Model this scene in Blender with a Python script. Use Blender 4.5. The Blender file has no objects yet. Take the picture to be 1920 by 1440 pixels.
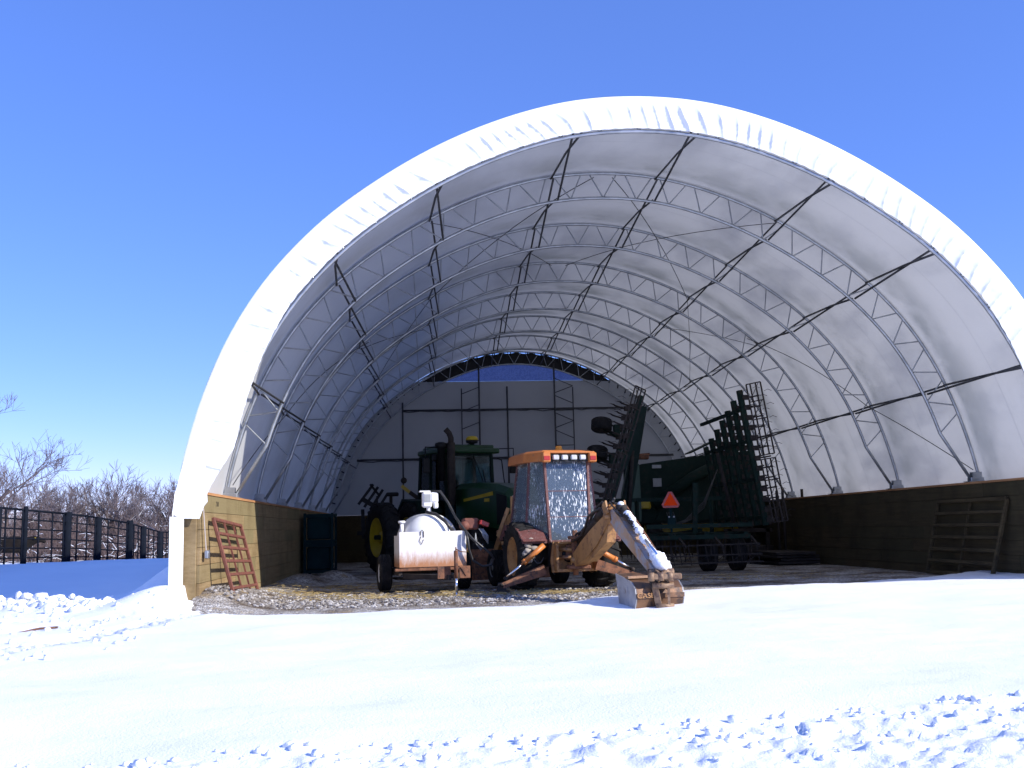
import bpy, math, random
import numpy as np
from mathutils import Vector, Matrix, noise as mnoise
random.seed(7)
PI=math.pi; R=math.radians
S=bpy.context.scene; COL=S.collection

# ------------------------------------------------------------------ camera
yaw,pit,rol,CH,FP=.085935,.137602,.024854,1.196,1950.
_fw=Vector((math.sin(yaw)*math.cos(pit),math.cos(yaw)*math.cos(pit),math.sin(pit)))
_ri=Vector((math.cos(yaw),-math.sin(yaw),0)); _up=Vector((-math.sin(yaw)*math.sin(pit),-math.cos(yaw)*math.sin(pit),math.cos(pit)))
_e1=math.cos(rol)*_ri-math.sin(rol)*_up; _e2=math.sin(rol)*_ri+math.cos(rol)*_up
def P(px,py,Y):
    d=_fw+_e1*((px-960)/FP)+_e2*((720-py)/FP); return Vector((0,0,CH))+d*(Y/d.y)
cam=bpy.data.cameras.new('camera'); co=bpy.data.objects.new('camera',cam); COL.objects.link(co)
cam.sensor_width=36; cam.lens=FP/1920*36; cam.clip_start=.1; cam.clip_end=3000
mw=Matrix.Identity(4)
for i in range(3):
    mw[i][0]=_e1[i]; mw[i][1]=_e2[i]; mw[i][2]=-_fw[i]
mw[2][3]=CH
co.matrix_world=mw; S.camera=co

# ------------------------------------------------------------------ light
EL,AZ=R(28.5),R(60)
sund=Vector((math.sin(AZ)*math.cos(EL),-math.cos(AZ)*math.cos(EL),math.sin(EL)))
sl=bpy.data.lights.new('sun','SUN'); sl.energy=4.5; sl.angle=R(.5); sl.color=(1,.955,.90)
so=bpy.data.objects.new('sun',sl); COL.objects.link(so); so.rotation_euler=sund.to_track_quat('Z','Y').to_euler(); so.location=(20,-10,30)
w=bpy.data.worlds.new('World'); S.world=w; w.use_nodes=True
nt=w.node_tree; nt.nodes.clear()
sky=nt.nodes.new('ShaderNodeTexSky'); sky.sky_type='NISHITA'; sky.sun_disc=False
sky.sun_elevation=EL; sky.sun_rotation=math.atan2(sund.x,sund.y)
sky.air_density=1.0; sky.dust_density=.0; sky.ozone_density=6.0; sky.altitude=200
hs=nt.nodes.new('ShaderNodeHueSaturation'); hs.inputs['Saturation'].default_value=1.12; hs.inputs['Value'].default_value=1.0
bg=nt.nodes.new('ShaderNodeBackground'); bg.inputs[1].default_value=.14
ow=nt.nodes.new('ShaderNodeOutputWorld')
wb=nt.nodes.new('ShaderNodeMix'); wb.data_type='RGBA'; wb.blend_type='MULTIPLY'; wb.inputs[0].default_value=1; wb.inputs[7].default_value=(1.06,.88,1.26,1)
sm=nt.nodes.new('ShaderNodeMix'); sm.data_type='RGBA'; sm.inputs[0].default_value=.28; sm.inputs[7].default_value=(1.25,2.2,5.7,1)
nt.links.new(sky.outputs[0],hs.inputs['Color']); nt.links.new(hs.outputs[0],wb.inputs[6]); nt.links.new(wb.outputs[2],sm.inputs[6]); nt.links.new(sm.outputs[2],bg.inputs[0]); nt.links.new(bg.outputs[0],ow.inputs[0])
S.view_settings.view_transform='Standard'; S.view_settings.look='None'; S.view_settings.gamma=1
S.view_settings.exposure=.5
S.render.engine='CYCLES'
S.cycles.max_bounces=8; S.cycles.diffuse_bounces=4; S.cycles.transparent_max_bounces=12
try: S.cycles.use_denoising=True
except Exception: pass

# ------------------------------------------------------------------ numpy noise
def _h(ix,iy,s):
    n=(ix.astype(np.int64)*374761393+iy.astype(np.int64)*668265263+s*1442695041)&0x7fffffff
    n=(n^(n>>13))*1274126177&0x7fffffff
    return ((n^(n>>16))&0xffff)/65535.
def vn(x,y,s=0):
    ix=np.floor(x);iy=np.floor(y);fx=x-ix;fy=y-iy
    fx=fx*fx*(3-2*fx);fy=fy*fy*(3-2*fy)
    a=_h(ix,iy,s);b=_h(ix+1,iy,s);c=_h(ix,iy+1,s);d=_h(ix+1,iy+1,s)
    return (a+(b-a)*fx)*(1-fy)+(c+(d-c)*fx)*fy
def fbm(x,y,o=4,s=0):
    r=0;a=.5
    for i in range(o): r=r+a*vn(x*2**i+i*17.3,y*2**i+i*9.1,s+i); a*=.5
    return r
def cell(x,y,s=0):
    # nearest feature distance and a random value of that feature
    ix=np.floor(x);iy=np.floor(y);best=np.full(x.shape,9.);val=np.zeros(x.shape)
    for dx in (-1,0,1):
        for dy in (-1,0,1):
            cx=ix+dx;cy=iy+dy
            px=cx+_h(cx,cy,s+11);py=cy+_h(cx,cy,s+23)
            d=np.hypot(px-x,py-y);m=d<best
            best=np.where(m,d,best);val=np.where(m,_h(cx,cy,s+37),val)
    return best,val
def ss(a,b,x):
    t=np.clip((x-a)/(b-a),0,1); return t*t*(3-2*t)

# ------------------------------------------------------------------ materials
def newmat(name):
    m=bpy.data.materials.new(name); m.use_nodes=True; n=m.node_tree; n.nodes.clear()
    out=n.nodes.new('ShaderNodeOutputMaterial'); return m,n,out
def nd(n,t,**k):
    x=n.nodes.new(t)
    for a,b in k.items():
        if a in x.inputs: x.inputs[a].default_value=b
        else: setattr(x,a,b)
    return x
def coord(n,scale=(1,1,1),obj=True):
    c=n.nodes.new('ShaderNodeTexCoord'); m=n.nodes.new('ShaderNodeMapping'); m.inputs['Scale'].default_value=scale
    n.links.new(c.outputs['Object'],m.inputs[0]); return m.outputs[0]
def ramp(n,fac,stops):
    r=n.nodes.new('ShaderNodeValToRGB'); e=r.color_ramp.elements
    while len(e)<len(stops): e.new(.5)
    for i,(p,c) in enumerate(stops):
        e[i].position=p; e[i].color=(c[0],c[1],c[2],1) if isinstance(c,(tuple,list)) else (c,c,c,1)
    n.links.new(fac,r.inputs[0]); return r.outputs[0]
def noi(n,v,scale,detail=4,rough=.55):
    t=n.nodes.new('ShaderNodeTexNoise'); t.inputs['Scale'].default_value=scale; t.inputs['Detail'].default_value=detail; t.inputs['Roughness'].default_value=rough
    n.links.new(v,t.inputs['Vector']); return t.outputs['Fac']
def mixc(n,f,a,b,mode='MIX'):
    m=n.nodes.new('ShaderNodeMix'); m.data_type='RGBA'; m.blend_type=mode
    for i,v in ((0,f),(6,a),(7,b)):
        if isinstance(v,(int,float)): m.inputs[i].default_value=v
        elif isinstance(v,tuple): m.inputs[i].default_value=(*v[:3],1)
        else: n.links.new(v,m.inputs[i])
    return m.outputs[2]
def bump(n,h,strength=.3,dist=.02):
    b=n.nodes.new('ShaderNodeBump'); b.inputs['Strength'].default_value=strength; b.inputs['Distance'].default_value=dist
    n.links.new(h,b.inputs['Height']); return b.outputs[0]
def paint(name,c1,c2,scale=3,rough=.5,metal=0,bs=.15,bd=.01,c3=None,t3=.6,s3=6,sc=(1,1,1),spec=.5):
    """c1/c2 broad variation, c3 = dirt/rust patches with their own outline"""
    m,n,o=newmat(name); v=coord(n,sc); f=noi(n,v,scale,6)
    c=ramp(n,f,[(.35,c1),(.65,c2)])
    if c3 is not None:
        g=noi(n,v,s3,8,.7); k=ramp(n,g,[(t3-.04,0.),(t3+.06,1.)]); c=mixc(n,k,c,c3)
    b=nd(n,'ShaderNodeBsdfPrincipled',Roughness=rough,Metallic=metal)
    b.inputs['Specular IOR Level'].default_value=spec
    n.links.new(c,b.inputs['Base Color']); n.links.new(bump(n,noi(n,v,scale*8,4),bs,bd),b.inputs['Normal'])
    n.links.new(b.outputs[0],o.inputs[0]); return m

M={}
# snow
m,n,o=newmat('snow'); v=coord(n); f=noi(n,v,.6,5); c=ramp(n,f,[(.3,(.86,.88,.91)),(.7,(.93,.94,.95))])
b=nd(n,'ShaderNodeBsdfPrincipled',Roughness=.75); n.links.new(c,b.inputs['Base Color'])
hgt=n.nodes.new('ShaderNodeMath'); hgt.operation='ADD'; n.links.new(noi(n,v,9,6,.6),hgt.inputs[0]); n.links.new(noi(n,v,60,3,.6),hgt.inputs[1])
n.links.new(bump(n,hgt.outputs[0],.35,.02),b.inputs['Normal']); n.links.new(b.outputs[0],o.inputs[0]); M['snow']=m
# gravel
m,n,o=newmat('gravel'); v=coord(n)
vo=nd(n,'ShaderNodeTexVoronoi',Scale=28.); n.links.new(v,vo.inputs['Vector'])
hsv=n.nodes.new('ShaderNodeSeparateColor'); n.links.new(vo.outputs['Color'],hsv.inputs[0])
c=ramp(n,hsv.outputs[0],[(0,(.16,.14,.12)),(.35,(.33,.30,.27)),(.7,(.50,.47,.43)),(1,(.70,.68,.65))])
d=ramp(n,noi(n,v,.9,6,.6),[(.42,0.),(.62,1.)]); c=mixc(n,d,c,(.26,.19,.12),'MULTIPLY')
c2=mixc(n,ramp(n,noi(n,v,2.3,7,.65),[(.56,0.),(.66,.8)]),c,(.34,.25,.13))
b=nd(n,'ShaderNodeBsdfPrincipled',Roughness=.9); n.links.new(c2,b.inputs['Base Color'])
n.links.new(bump(n,vo.outputs['Distance'],1.,-.03),b.inputs['Normal']); n.links.new(b.outputs[0],o.inputs[0]); M['gravel']=m
# membrane of the barn
def membrane(name,tr,grime_shade=True,white=.53):
    m,n,o=newmat(name); v=coord(n)
    g1=noi(n,coord(n,(1,.45,1)),.55,7,.62); g2=noi(n,v,3.2,8,.7)
    base=ramp(n,g1,[(.3,(white*.93,white*.94,white*.92)),(.7,(white,white,white*.96))])
    if grime_shade:
        k=ramp(n,g2,[(.55,0.),(.75,.30)]); base=mixc(n,k,base,(.42,.44,.40))
    df=nd(n,'ShaderNodeBsdfDiffuse'); n.links.new(base,df.inputs[0])
    tl=nd(n,'ShaderNodeBsdfTranslucent')
    tc=ramp(n,g1,[(.34,(.58,.58,.60)),(.52,(1,.985,.96))]); tc=mixc(n,.7,tc,base,'MULTIPLY')
    if grime_shade:
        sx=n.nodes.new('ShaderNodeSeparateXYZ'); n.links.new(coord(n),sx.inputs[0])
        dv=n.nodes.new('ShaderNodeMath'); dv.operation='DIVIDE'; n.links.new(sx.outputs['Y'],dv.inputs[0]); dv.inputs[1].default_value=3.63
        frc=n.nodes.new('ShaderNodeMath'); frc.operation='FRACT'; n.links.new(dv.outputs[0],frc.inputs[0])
        bd_=ramp(n,frc.outputs[0],[(.60,0.),(.80,.75),(.93,1.),(.985,.15)])  # shade beside each arch, painted as darker bands in the translucent colour
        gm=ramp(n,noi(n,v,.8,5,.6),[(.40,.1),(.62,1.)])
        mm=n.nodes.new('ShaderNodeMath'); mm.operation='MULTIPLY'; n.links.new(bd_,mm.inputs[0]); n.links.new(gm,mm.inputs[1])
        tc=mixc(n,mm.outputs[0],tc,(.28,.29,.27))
        seam=ramp(n,frc.outputs[0],[(.495,0.),(.50,.6),(.505,0.)]); tc=mixc(n,seam,tc,(.25,.25,.25))
    n.links.new(tc,tl.inputs[0])
    mx=nd(n,'ShaderNodeMixShader'); mx.inputs[0].default_value=tr
    n.links.new(df.outputs[0],mx.inputs[1]); n.links.new(tl.outputs[0],mx.inputs[2])
    bn=bump(n,noi(n,coord(n,(1,.25,1)),2.2,5),.25,.05)
    n.links.new(bn,df.inputs['Normal'])
    n.links.new(mx.outputs[0],o.inputs[0]); return m
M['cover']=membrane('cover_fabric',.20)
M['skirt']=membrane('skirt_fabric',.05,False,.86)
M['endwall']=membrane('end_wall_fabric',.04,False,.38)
# timber with per-board tone
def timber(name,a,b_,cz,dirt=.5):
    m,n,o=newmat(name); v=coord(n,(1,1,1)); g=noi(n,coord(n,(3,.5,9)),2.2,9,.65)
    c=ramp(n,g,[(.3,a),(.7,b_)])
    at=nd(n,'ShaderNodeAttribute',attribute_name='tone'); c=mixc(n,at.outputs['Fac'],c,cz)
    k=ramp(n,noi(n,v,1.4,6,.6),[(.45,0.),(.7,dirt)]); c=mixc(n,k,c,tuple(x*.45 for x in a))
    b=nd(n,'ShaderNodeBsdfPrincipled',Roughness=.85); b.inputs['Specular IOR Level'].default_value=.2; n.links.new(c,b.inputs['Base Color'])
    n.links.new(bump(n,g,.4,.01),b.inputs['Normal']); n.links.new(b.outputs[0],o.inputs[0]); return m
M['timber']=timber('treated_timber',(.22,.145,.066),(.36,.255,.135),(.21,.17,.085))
M['timber_dark']=timber('shade_darkened_timber',(.05,.036,.018),(.10,.075,.036),(.06,.052,.026))  # treated timber copied darker: shade on the right wall put into the colour
M['plate']=timber('top_plate_timber',(.36,.17,.07),(.52,.28,.13),(.3,.14,.06),.3)
M['galv']=paint('galvanised_steel',(.30,.32,.34),(.46,.48,.50),4,.38,.75,.1,.004)
M['darksteel']=paint('dark_steel_tube',(.035,.037,.04),(.07,.07,.075),5,.5,.3)
M['black']=paint('black_plastic',(.008,.008,.009),(.016,.016,.016),5,.5,spec=.25)
M['rubber']=paint('tyre_rubber',(.013,.013,.013),(.03,.028,.026),6,.85,0,.4,.01,(.055,.048,.04),.62,5,spec=.15)
M['green']=paint('green_paint',(.009,.045,.015),(.012,.06,.02),3,.3,0,.05,.004,(.03,.045,.02),.62,5)
M['greendark']=paint('dark_green_paint',(.005,.016,.012),(.008,.024,.017),3,.6,0,.1,.004,(.022,.024,.018),.58,6,spec=.15)
M['toolbar']=paint('worn_green_toolbar',(.008,.021,.015),(.014,.034,.024),4,.7,0,.2,.006,(.035,.026,.018),.57,8,spec=.15)
M['rustdark']=paint('dark_worn_steel',(.035,.03,.027),(.06,.048,.04),6,.8,.1,.3,.006,spec=.2)
M['yellow']=paint('yellow_paint',(.55,.38,.015),(.62,.44,.03),4,.4,0,.1,.004,(.25,.17,.05),.64,8)
M['tan']=paint('sun_faded_orange_paint',(.34,.165,.055),(.45,.235,.085),3,.5,0,.2,.006,(.17,.075,.035),.56,7)
M['orange']=paint('orange_paint',(.46,.14,.025),(.55,.19,.045),4,.45,0,.1,.004,(.3,.12,.05),.63,8)
M['rust']=paint('rusty_steel',(.14,.055,.028),(.27,.12,.06),7,.8,.1,.4,.008,(.07,.04,.03),.55,12)
M['redsteel']=paint('rust_red_paint',(.13,.042,.028),(.20,.065,.042),8,.7,0,.3,.005,(.12,.05,.035),.58,14)
M['maroon']=paint('dirty_maroon_paint',(.10,.035,.03),(.15,.05,.04),8,.6,0,.3,.005,(.6,.55,.52),.63,38)
M['chrome']=paint('chrome_rod',(.75,.76,.78),(.85,.86,.88),3,.12,1.,.0,.001)
M['white']=paint('white_paint',(.82,.82,.82),(.88,.88,.87),3,.65,0,.05,.004,(.5,.42,.36),.68,9)
M['red']=paint('reflective_red',(1.,.065,.008),(1.,.075,.012),3,.8,spec=.05)
M['redlens']=paint('red_lens',(.35,.02,.015),(.45,.03,.02),3,.25)
M['lamp']=paint('lamp_lens',(.45,.45,.45),(.6,.6,.6),9,.15)
M['amber']=paint('amber_lens',(.8,.28,.02),(.9,.34,.04),3,.25)
M['bluegreen']=paint('blue_green_paint',(.005,.02,.022),(.008,.028,.03),4,.7,spec=.1)
M['hose']=paint('black_hose',(.02,.02,.021),(.035,.035,.036),5,.4)
M['fence']=paint('black_fence_paint',(.010,.013,.018),(.013,.016,.024),5,1.,spec=.0)
M['bark']=paint('bare_bark',(.085,.06,.05),(.14,.10,.085),3,.9)
M['twig']=paint('bare_twigs',(.11,.085,.085),(.20,.165,.165),1,.9)
M['brush']=paint('brush_stems',(.10,.065,.055),(.18,.13,.115),.3,.9)
M['cow']=paint('cow_hide',(.012,.011,.010),(.02,.016,.014),4,.9,spec=.05)
M['cowlight']=paint('cow_pale_hide',(.45,.38,.30),(.55,.48,.4),6,.8)
M['strap']=paint('strap_webbing',(.40,.35,.33),(.5,.44,.42),5,.8)
M['seat']=paint('cab_interior',(.02,.022,.025),(.05,.05,.055),5,.7)
M['bucket']=paint('worn_bucket_steel',(.12,.06,.03),(.23,.12,.06),5,.5,.35,.3,.006,(.07,.045,.035),.54,6)
M['bucketside']=paint('bare_grey_steel',(.28,.28,.29),(.4,.4,.41),5,.45,.4,.3,.006,(.15,.10,.08),.6,6)
M['dipperpaint']=paint('faded_dipper_paint',(.36,.18,.065),(.46,.32,.22),2.2,.5,0,.2,.006,(.33,.33,.35),.50,3.5)
M['linkpaint']=paint('worn_link_paint',(.17,.10,.055),(.30,.19,.11),6,.6,.1,.3,.006,(.09,.05,.035),.55,9)
M['mud']=paint('dried_mud',(.30,.26,.21),(.42,.37,.31),7,.95,0,.6,.01)
M['mark']=paint('letter_paint',(.03,.025,.02),(.05,.04,.035),6,.7)
M['greyrim']=paint('grey_panel',(.25,.26,.26),(.32,.33,.33),4,.5)
# white panel with rust bloom along its foot
m,n,o=newmat('rust_bloomed_white'); v=coord(n)
sp=n.nodes.new('ShaderNodeSeparateXYZ'); n.links.new(v,sp.inputs[0])
ad=n.nodes.new('ShaderNodeMath'); ad.operation='MULTIPLY_ADD'; n.links.new(noi(n,coord(n,(3,3,.8)),5,9,.7),ad.inputs[0]); ad.inputs[1].default_value=.42; n.links.new(sp.outputs['Z'],ad.inputs[2])
k=ramp(n,ad.outputs[0],[(.0,1.),(.76,1.),(.86,.70),(.97,.25),(1.0,.12)])
sp2=ramp(n,noi(n,v,55,4,.7),[(.63,0.),(.68,1.)]); 
c=mixc(n,k,(.80,.80,.79),(.42,.19,.085)); k2=ramp(n,ad.outputs[0],[(.85,.9),(1.,.25)]); kk=n.nodes.new('ShaderNodeMath'); kk.operation='MULTIPLY'; n.links.new(k2,kk.inputs[0]); n.links.new(sp2,kk.inputs[1])
c=mixc(n,kk.outputs[0],c,(.12,.05,.03))
b=nd(n,'ShaderNodeBsdfPrincipled',Roughness=.5); n.links.new(c,b.inputs['Base Color']); n.links.new(b.outputs[0],o.inputs[0]); M['rustwhite']=m
# glass: clear tinted, and glass splashed with frozen snow
def glass(name,tint,speck=None,body=.35,sc=(9,9,3)):
    m,n,o=newmat(name)
    tr=nd(n,'ShaderNodeBsdfTransparent'); tr.inputs[0].default_value=(*tint,1)
    gl=nd(n,'ShaderNodeBsdfGlossy',Roughness=.06); gl.inputs[0].default_value=(.9,.95,1,1)
    fr=nd(n,'ShaderNodeFresnel',IOR=1.5)
    a=nd(n,'ShaderNodeMixShader'); n.links.new(fr.outputs[0],a.inputs[0]); n.links.new(tr.outputs[0],a.inputs[1]); n.links.new(gl.outputs[0],a.inputs[2])
    last=a
    if speck:
        df=nd(n,'ShaderNodeBsdfDiffuse'); df.inputs[0].default_value=(.30,.38,.46,1)
        a2=nd(n,'ShaderNodeMixShader'); a2.inputs[0].default_value=body; n.links.new(a.outputs[0],a2.inputs[1]); n.links.new(df.outputs[0],a2.inputs[2])
        v=coord(n,sc); f=noi(n,v,3.4,5,.6); big=noi(n,coord(n),1.3,4,.6)
        md=n.nodes.new('ShaderNodeMath'); md.operation='MULTIPLY_ADD'; n.links.new(big,md.inputs[0]); md.inputs[1].default_value=.62; n.links.new(f,md.inputs[2])
        k=ramp(n,md.outputs[0],[(speck,0.),(speck+.05,.95)])
        sn=nd(n,'ShaderNodeBsdfDiffuse'); sn.inputs[0].default_value=(.88,.9,.92,1)
        a3=nd(n,'ShaderNodeMixShader'); n.links.new(k,a3.inputs[0]); n.links.new(a2.outputs[0],a3.inputs[1]); n.links.new(sn.outputs[0],a3.inputs[2]); last=a3
    n.links.new(last.outputs[0],o.inputs[0]); return m
M['glass']=glass('tinted_glass',(.5,.62,.62))
M['iceglass']=glass('snow_splashed_glass',(.45,.55,.6),.875,.22,(15,15,3.0))
M['sideglass']=glass('dusty_side_glass',(.6,.7,.68),.93,.16,(15,15,3.0))
# dark shade mesh / blue mesh in the gable
m,n,o=newmat('blue_mesh'); v=coord(n)
f=noi(n,coord(n,(3,1,3)),3,4,.6); wv=ramp(n,f,[(.44,(.05,.065,.13)),(.5,(.085,.11,.21)),(.56,(.045,.06,.13))])
df=nd(n,'ShaderNodeBsdfDiffuse'); n.links.new(wv,df.inputs[0]); tl=nd(n,'ShaderNodeBsdfTranslucent'); n.links.new(wv,tl.inputs[0])
tr=nd(n,'ShaderNodeBsdfTransparent'); tr.inputs[0].default_value=(.5,.5,.8,1)
a=nd(n,'ShaderNodeMixShader'); a.inputs[0].default_value=.5; n.links.new(df.outputs[0],a.inputs[1]); n.links.new(tl.outputs[0],a.inputs[2])
a2=nd(n,'ShaderNodeMixShader'); a2.inputs[0].default_value=.10; n.links.new(a.outputs[0],a2.inputs[1]); n.links.new(tr.outputs[0],a2.inputs[2])
n.links.new(a2.outputs[0],o.inputs[0]); M['bluemesh']=m

# ------------------------------------------------------------------ mesh builder
class MB:
    def __init__(s,T=None): s.v=[];s.f=[];s.T=T or Matrix.Identity(4);s.smooth=[];s.tone=[]
    def add(s,vs,fs,smooth=False,tone=0.):
        o=len(s.v); T=s.T
        s.v+= [T@Vector(q) for q in vs]; s.f+=[tuple(i+o for i in f) for f in fs]
        s.smooth+=[smooth]*len(fs); s.tone+=[tone]*len(fs)
    def box(s,c,d,rot=None,tone=0.,bev=0.):
        x,y,z=d[0]/2,d[1]/2,d[2]/2
        Rm=rot.to_matrix() if hasattr(rot,'to_matrix') else (Matrix(rot) if rot is not None else None)
        def tr(p):
            p=Vector(p)
            if Rm is not None: p=Rm@p
            return p+Vector(c)
        if bev>0:
            b=min(bev,x*.49,y*.49,z*.49); vs=[];
            for sx in(-1,1):
                for sy in(-1,1):
                    for sz in(-1,1):
                        vs+=[(sx*x,sy*(y-b),sz*(z-b)),(sx*(x-b),sy*y,sz*(z-b)),(sx*(x-b),sy*(y-b),sz*z)]
            ix=lambda sx,sy,sz,k:((sx>0)*4+(sy>0)*2+(sz>0))*3+k
            fs=[]
            for q in(-1,1):
                fs.append([ix(q,-1,-1,0),ix(q,1,-1,0),ix(q,1,1,0),ix(q,-1,1,0)])
                fs.append([ix(-1,q,-1,1),ix(1,q,-1,1),ix(1,q,1,1),ix(-1,q,1,1)])
                fs.append([ix(-1,-1,q,2),ix(1,-1,q,2),ix(1,1,q,2),ix(-1,1,q,2)])
                for r in(-1,1):
                    fs.append([ix(q,r,-1,0),ix(q,r,-1,1),ix(q,r,1,1),ix(q,r,1,0)])
                    fs.append([ix(q,-1,r,0),ix(q,-1,r,2),ix(q,1,r,2),ix(q,1,r,0)])
                    fs.append([ix(-1,q,r,1),ix(-1,q,r,2),ix(1,q,r,2),ix(1,q,r,1)])
                    for t in(-1,1): fs.append([ix(q,r,t,0),ix(q,r,t,1),ix(q,r,t,2)])
            s.add([tr(p) for p in vs],fs,False,tone)
        else:
            vs=[tr((a,b,e)) for a in(-x,x) for b in(-y,y) for e in(-z,z)]
            s.add(vs,[(0,1,3,2),(4,6,7,5),(0,4,5,1),(2,3,7,6),(0,2,6,4),(1,5,7,3)],False,tone)
    def tube(s,pts,r,n=8,r2=None,cap=True,smooth=True):
        pts=[Vector(p) for p in pts]; k=len(pts); vs=[];fs=[]
        t=(pts[1]-pts[0]).normalized(); u=t.orthogonal().normalized()
        for i,p in enumerate(pts):
            if i==0: d=pts[1]-pts[0]
            elif i==k-1: d=pts[-1]-pts[-2]
            else: d=(pts[i+1]-pts[i]).normalized()+(pts[i]-pts[i-1]).normalized()
            d=d.normalized() if d.length>1e-9 else t
            u=(u-d*u.dot(d)); u=u.normalized() if u.length>1e-6 else d.orthogonal().normalized(); w_=d.cross(u)
            rr=r if r2 is None else r+(r2-r)*i/(k-1)
            for j in range(n):
                a=2*PI*j/n; vs.append(p+u*math.cos(a)*rr+w_*math.sin(a)*rr)
        for i in range(k-1):
            for j in range(n):
                fs.append((i*n+j,i*n+(j+1)%n,(i+1)*n+(j+1)%n,(i+1)*n+j))
        if cap: fs.append(tuple(range(n-1,-1,-1))); fs.append(tuple((k-1)*n+j for j in range(n)))
        s.add(vs,fs,smooth and n>4)
    def beam(s,a,b,w_,h,up=(0,0,1),tone=0.,bev=0.):
        a=Vector(a);b=Vector(b);d=b-a;L=d.length;d.normalize();up=Vector(up)
        x=d.cross(up); x=x.normalized() if x.length>1e-5 else d.orthogonal().normalized(); z=x.cross(d)
        Rm=Matrix((x,d,z)).transposed()
        s.box((a+b)/2,(w_,L,h),Rm,tone,bev)
    def prism(s,pts,ext):
        k=len(pts); e=Vector(ext); vs=[Vector(p)-e/2 for p in pts]+[Vector(p)+e/2 for p in pts]
        fs=[tuple(range(k-1,-1,-1)),tuple(range(k,2*k))]+[(i,(i+1)%k,(i+1)%k+k,i+k) for i in range(k)]
        s.add(vs,fs)
    def loft(s,a,b,cap=True):
        k=len(a); fs=[(i,(i+1)%k,(i+1)%k+k,i+k) for i in range(k)]
        if cap: fs+=[tuple(range(k-1,-1,-1)),tuple(range(k,2*k))]
        s.add([Vector(p) for p in a]+[Vector(p) for p in b],fs)
    def lathe(s,c,axis,prof,n=32,smooth=True,cap=True):
        """prof: list of (distance along axis, radius)"""
        ax=Vector(axis).normalized(); u=ax.orthogonal().normalized(); w_=ax.cross(u); c=Vector(c); vs=[];fs=[]
        for (h,r) in prof:
            for j in range(n):
                a=2*PI*j/n; vs.append(c+ax*h+(u*math.cos(a)+w_*math.sin(a))*max(r,1e-4))
        for i in range(len(prof)-1):
            for j in range(n): fs.append((i*n+j,i*n+(j+1)%n,(i+1)*n+(j+1)%n,(i+1)*n+j))
        if cap: fs.append(tuple(range(n-1,-1,-1))); fs.append(tuple((len(prof)-1)*n+j for j in range(n)))
        s.add(vs,fs,smooth)
    def blob(s,c,r,n=10,jit=.25,seed=0):
        rx,ry,rz=r if isinstance(r,(tuple,list)) else (r,r,r); vs=[];fs=[];m_=max(4,n//2); rnd=random.Random(seed)
        off=Vector((rnd.random()*50,rnd.random()*50,rnd.random()*50))
        for i in range(m_+1):
            th=PI*i/m_
            for j in range(n):
                a=2*PI*j/n; d=Vector((math.sin(th)*math.cos(a),math.sin(th)*math.sin(a),math.cos(th)))
                q=1+jit*mnoise.noise(d*1.7+off)*1.6
                vs.append(Vector(c)+Vector((d.x*rx,d.y*ry,d.z*rz))*q)
        for i in range(m_):
            for j in range(n): fs.append((i*n+j,(i+1)*n+j,(i+1)*n+(j+1)%n,i*n+(j+1)%n))
        s.add(vs,fs,True)
    def build(s,name,mat,parent=None,props=None):
        me=bpy.data.meshes.new(name)
        off=parent_world(parent)
        me.from_pydata([v-off for v in s.v],[],s.f); me.update()
        me.polygons.foreach_set('use_smooth',s.smooth)
        if any(s.tone):
            at=me.attributes.new('tone','FLOAT','FACE'); at.data.foreach_set('value',s.tone)
        me.materials.append(M[mat] if isinstance(mat,str) else mat)
        o=bpy.data.objects.new(name,me); COL.objects.link(o)
        if parent is not None: o.parent=parent
        if any(s.smooth):
            pass
        return o
WLOC={}
def parent_world(p):
    return Vector((0,0,0)) if p is None else WLOC.get(p.name,Vector((0,0,0)))
def thing(name,label,cat,loc=(0,0,0),group=None):
    o=bpy.data.objects.new(name,None); COL.objects.link(o); o.location=loc; o.empty_display_size=.3
    o['label']=label; o['category']=cat
    if group: o['group']=group
    WLOC[o.name]=Vector(loc); return o
def keep(o,parent): WLOC[o.name]=parent_world(parent); return o   # o can now carry sub-parts
def sub(mb,name,mat,parent): return keep(mb.build(name,mat,parent),parent)
def tag(o,label=None,cat=None,group=None,kind=None):
    for k,v in (('label',label),('category',cat),('group',group),('kind',kind)):
        if v: o[k]=v
    return o
def dup(root,delta,label,rotz=0):
    def rec(o,par):
        c=o.copy(); COL.objects.link(c); c.parent=par
        for ch in list(o.children):
            rec(ch,c)
        return c
    r=rec(root,None); r.location=Vector(root.location)+Vector(delta); r.rotation_euler[2]+=rotz; r['label']=label; return r
def gridmesh(name,V,nr,nc,mat,smooth=True):
    me=bpy.data.meshes.new(name)
    idx=np.arange(nr*nc).reshape(nr,nc)
    q=np.stack([idx[:-1,:-1],idx[:-1,1:],idx[1:,1:],idx[1:,:-1]],-1).reshape(-1,4)
    me.vertices.add(nr*nc); me.vertices.foreach_set('co',V.astype(np.float32).ravel())
    me.loops.add(q.size); me.loops.foreach_set('vertex_index',q.ravel().astype(np.int32))
    me.polygons.add(len(q)); me.polygons.foreach_set('loop_start',np.arange(0,q.size,4,dtype=np.int32)); me.polygons.foreach_set('loop_total',np.full(len(q),4,dtype=np.int32))
    me.polygons.foreach_set('use_smooth',np.full(len(q),smooth)); me.update(calc_edges=True); me.validate()
    me.materials.append(M[mat]); o=bpy.data.objects.new(name,me); COL.objects.link(o); return o
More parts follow.
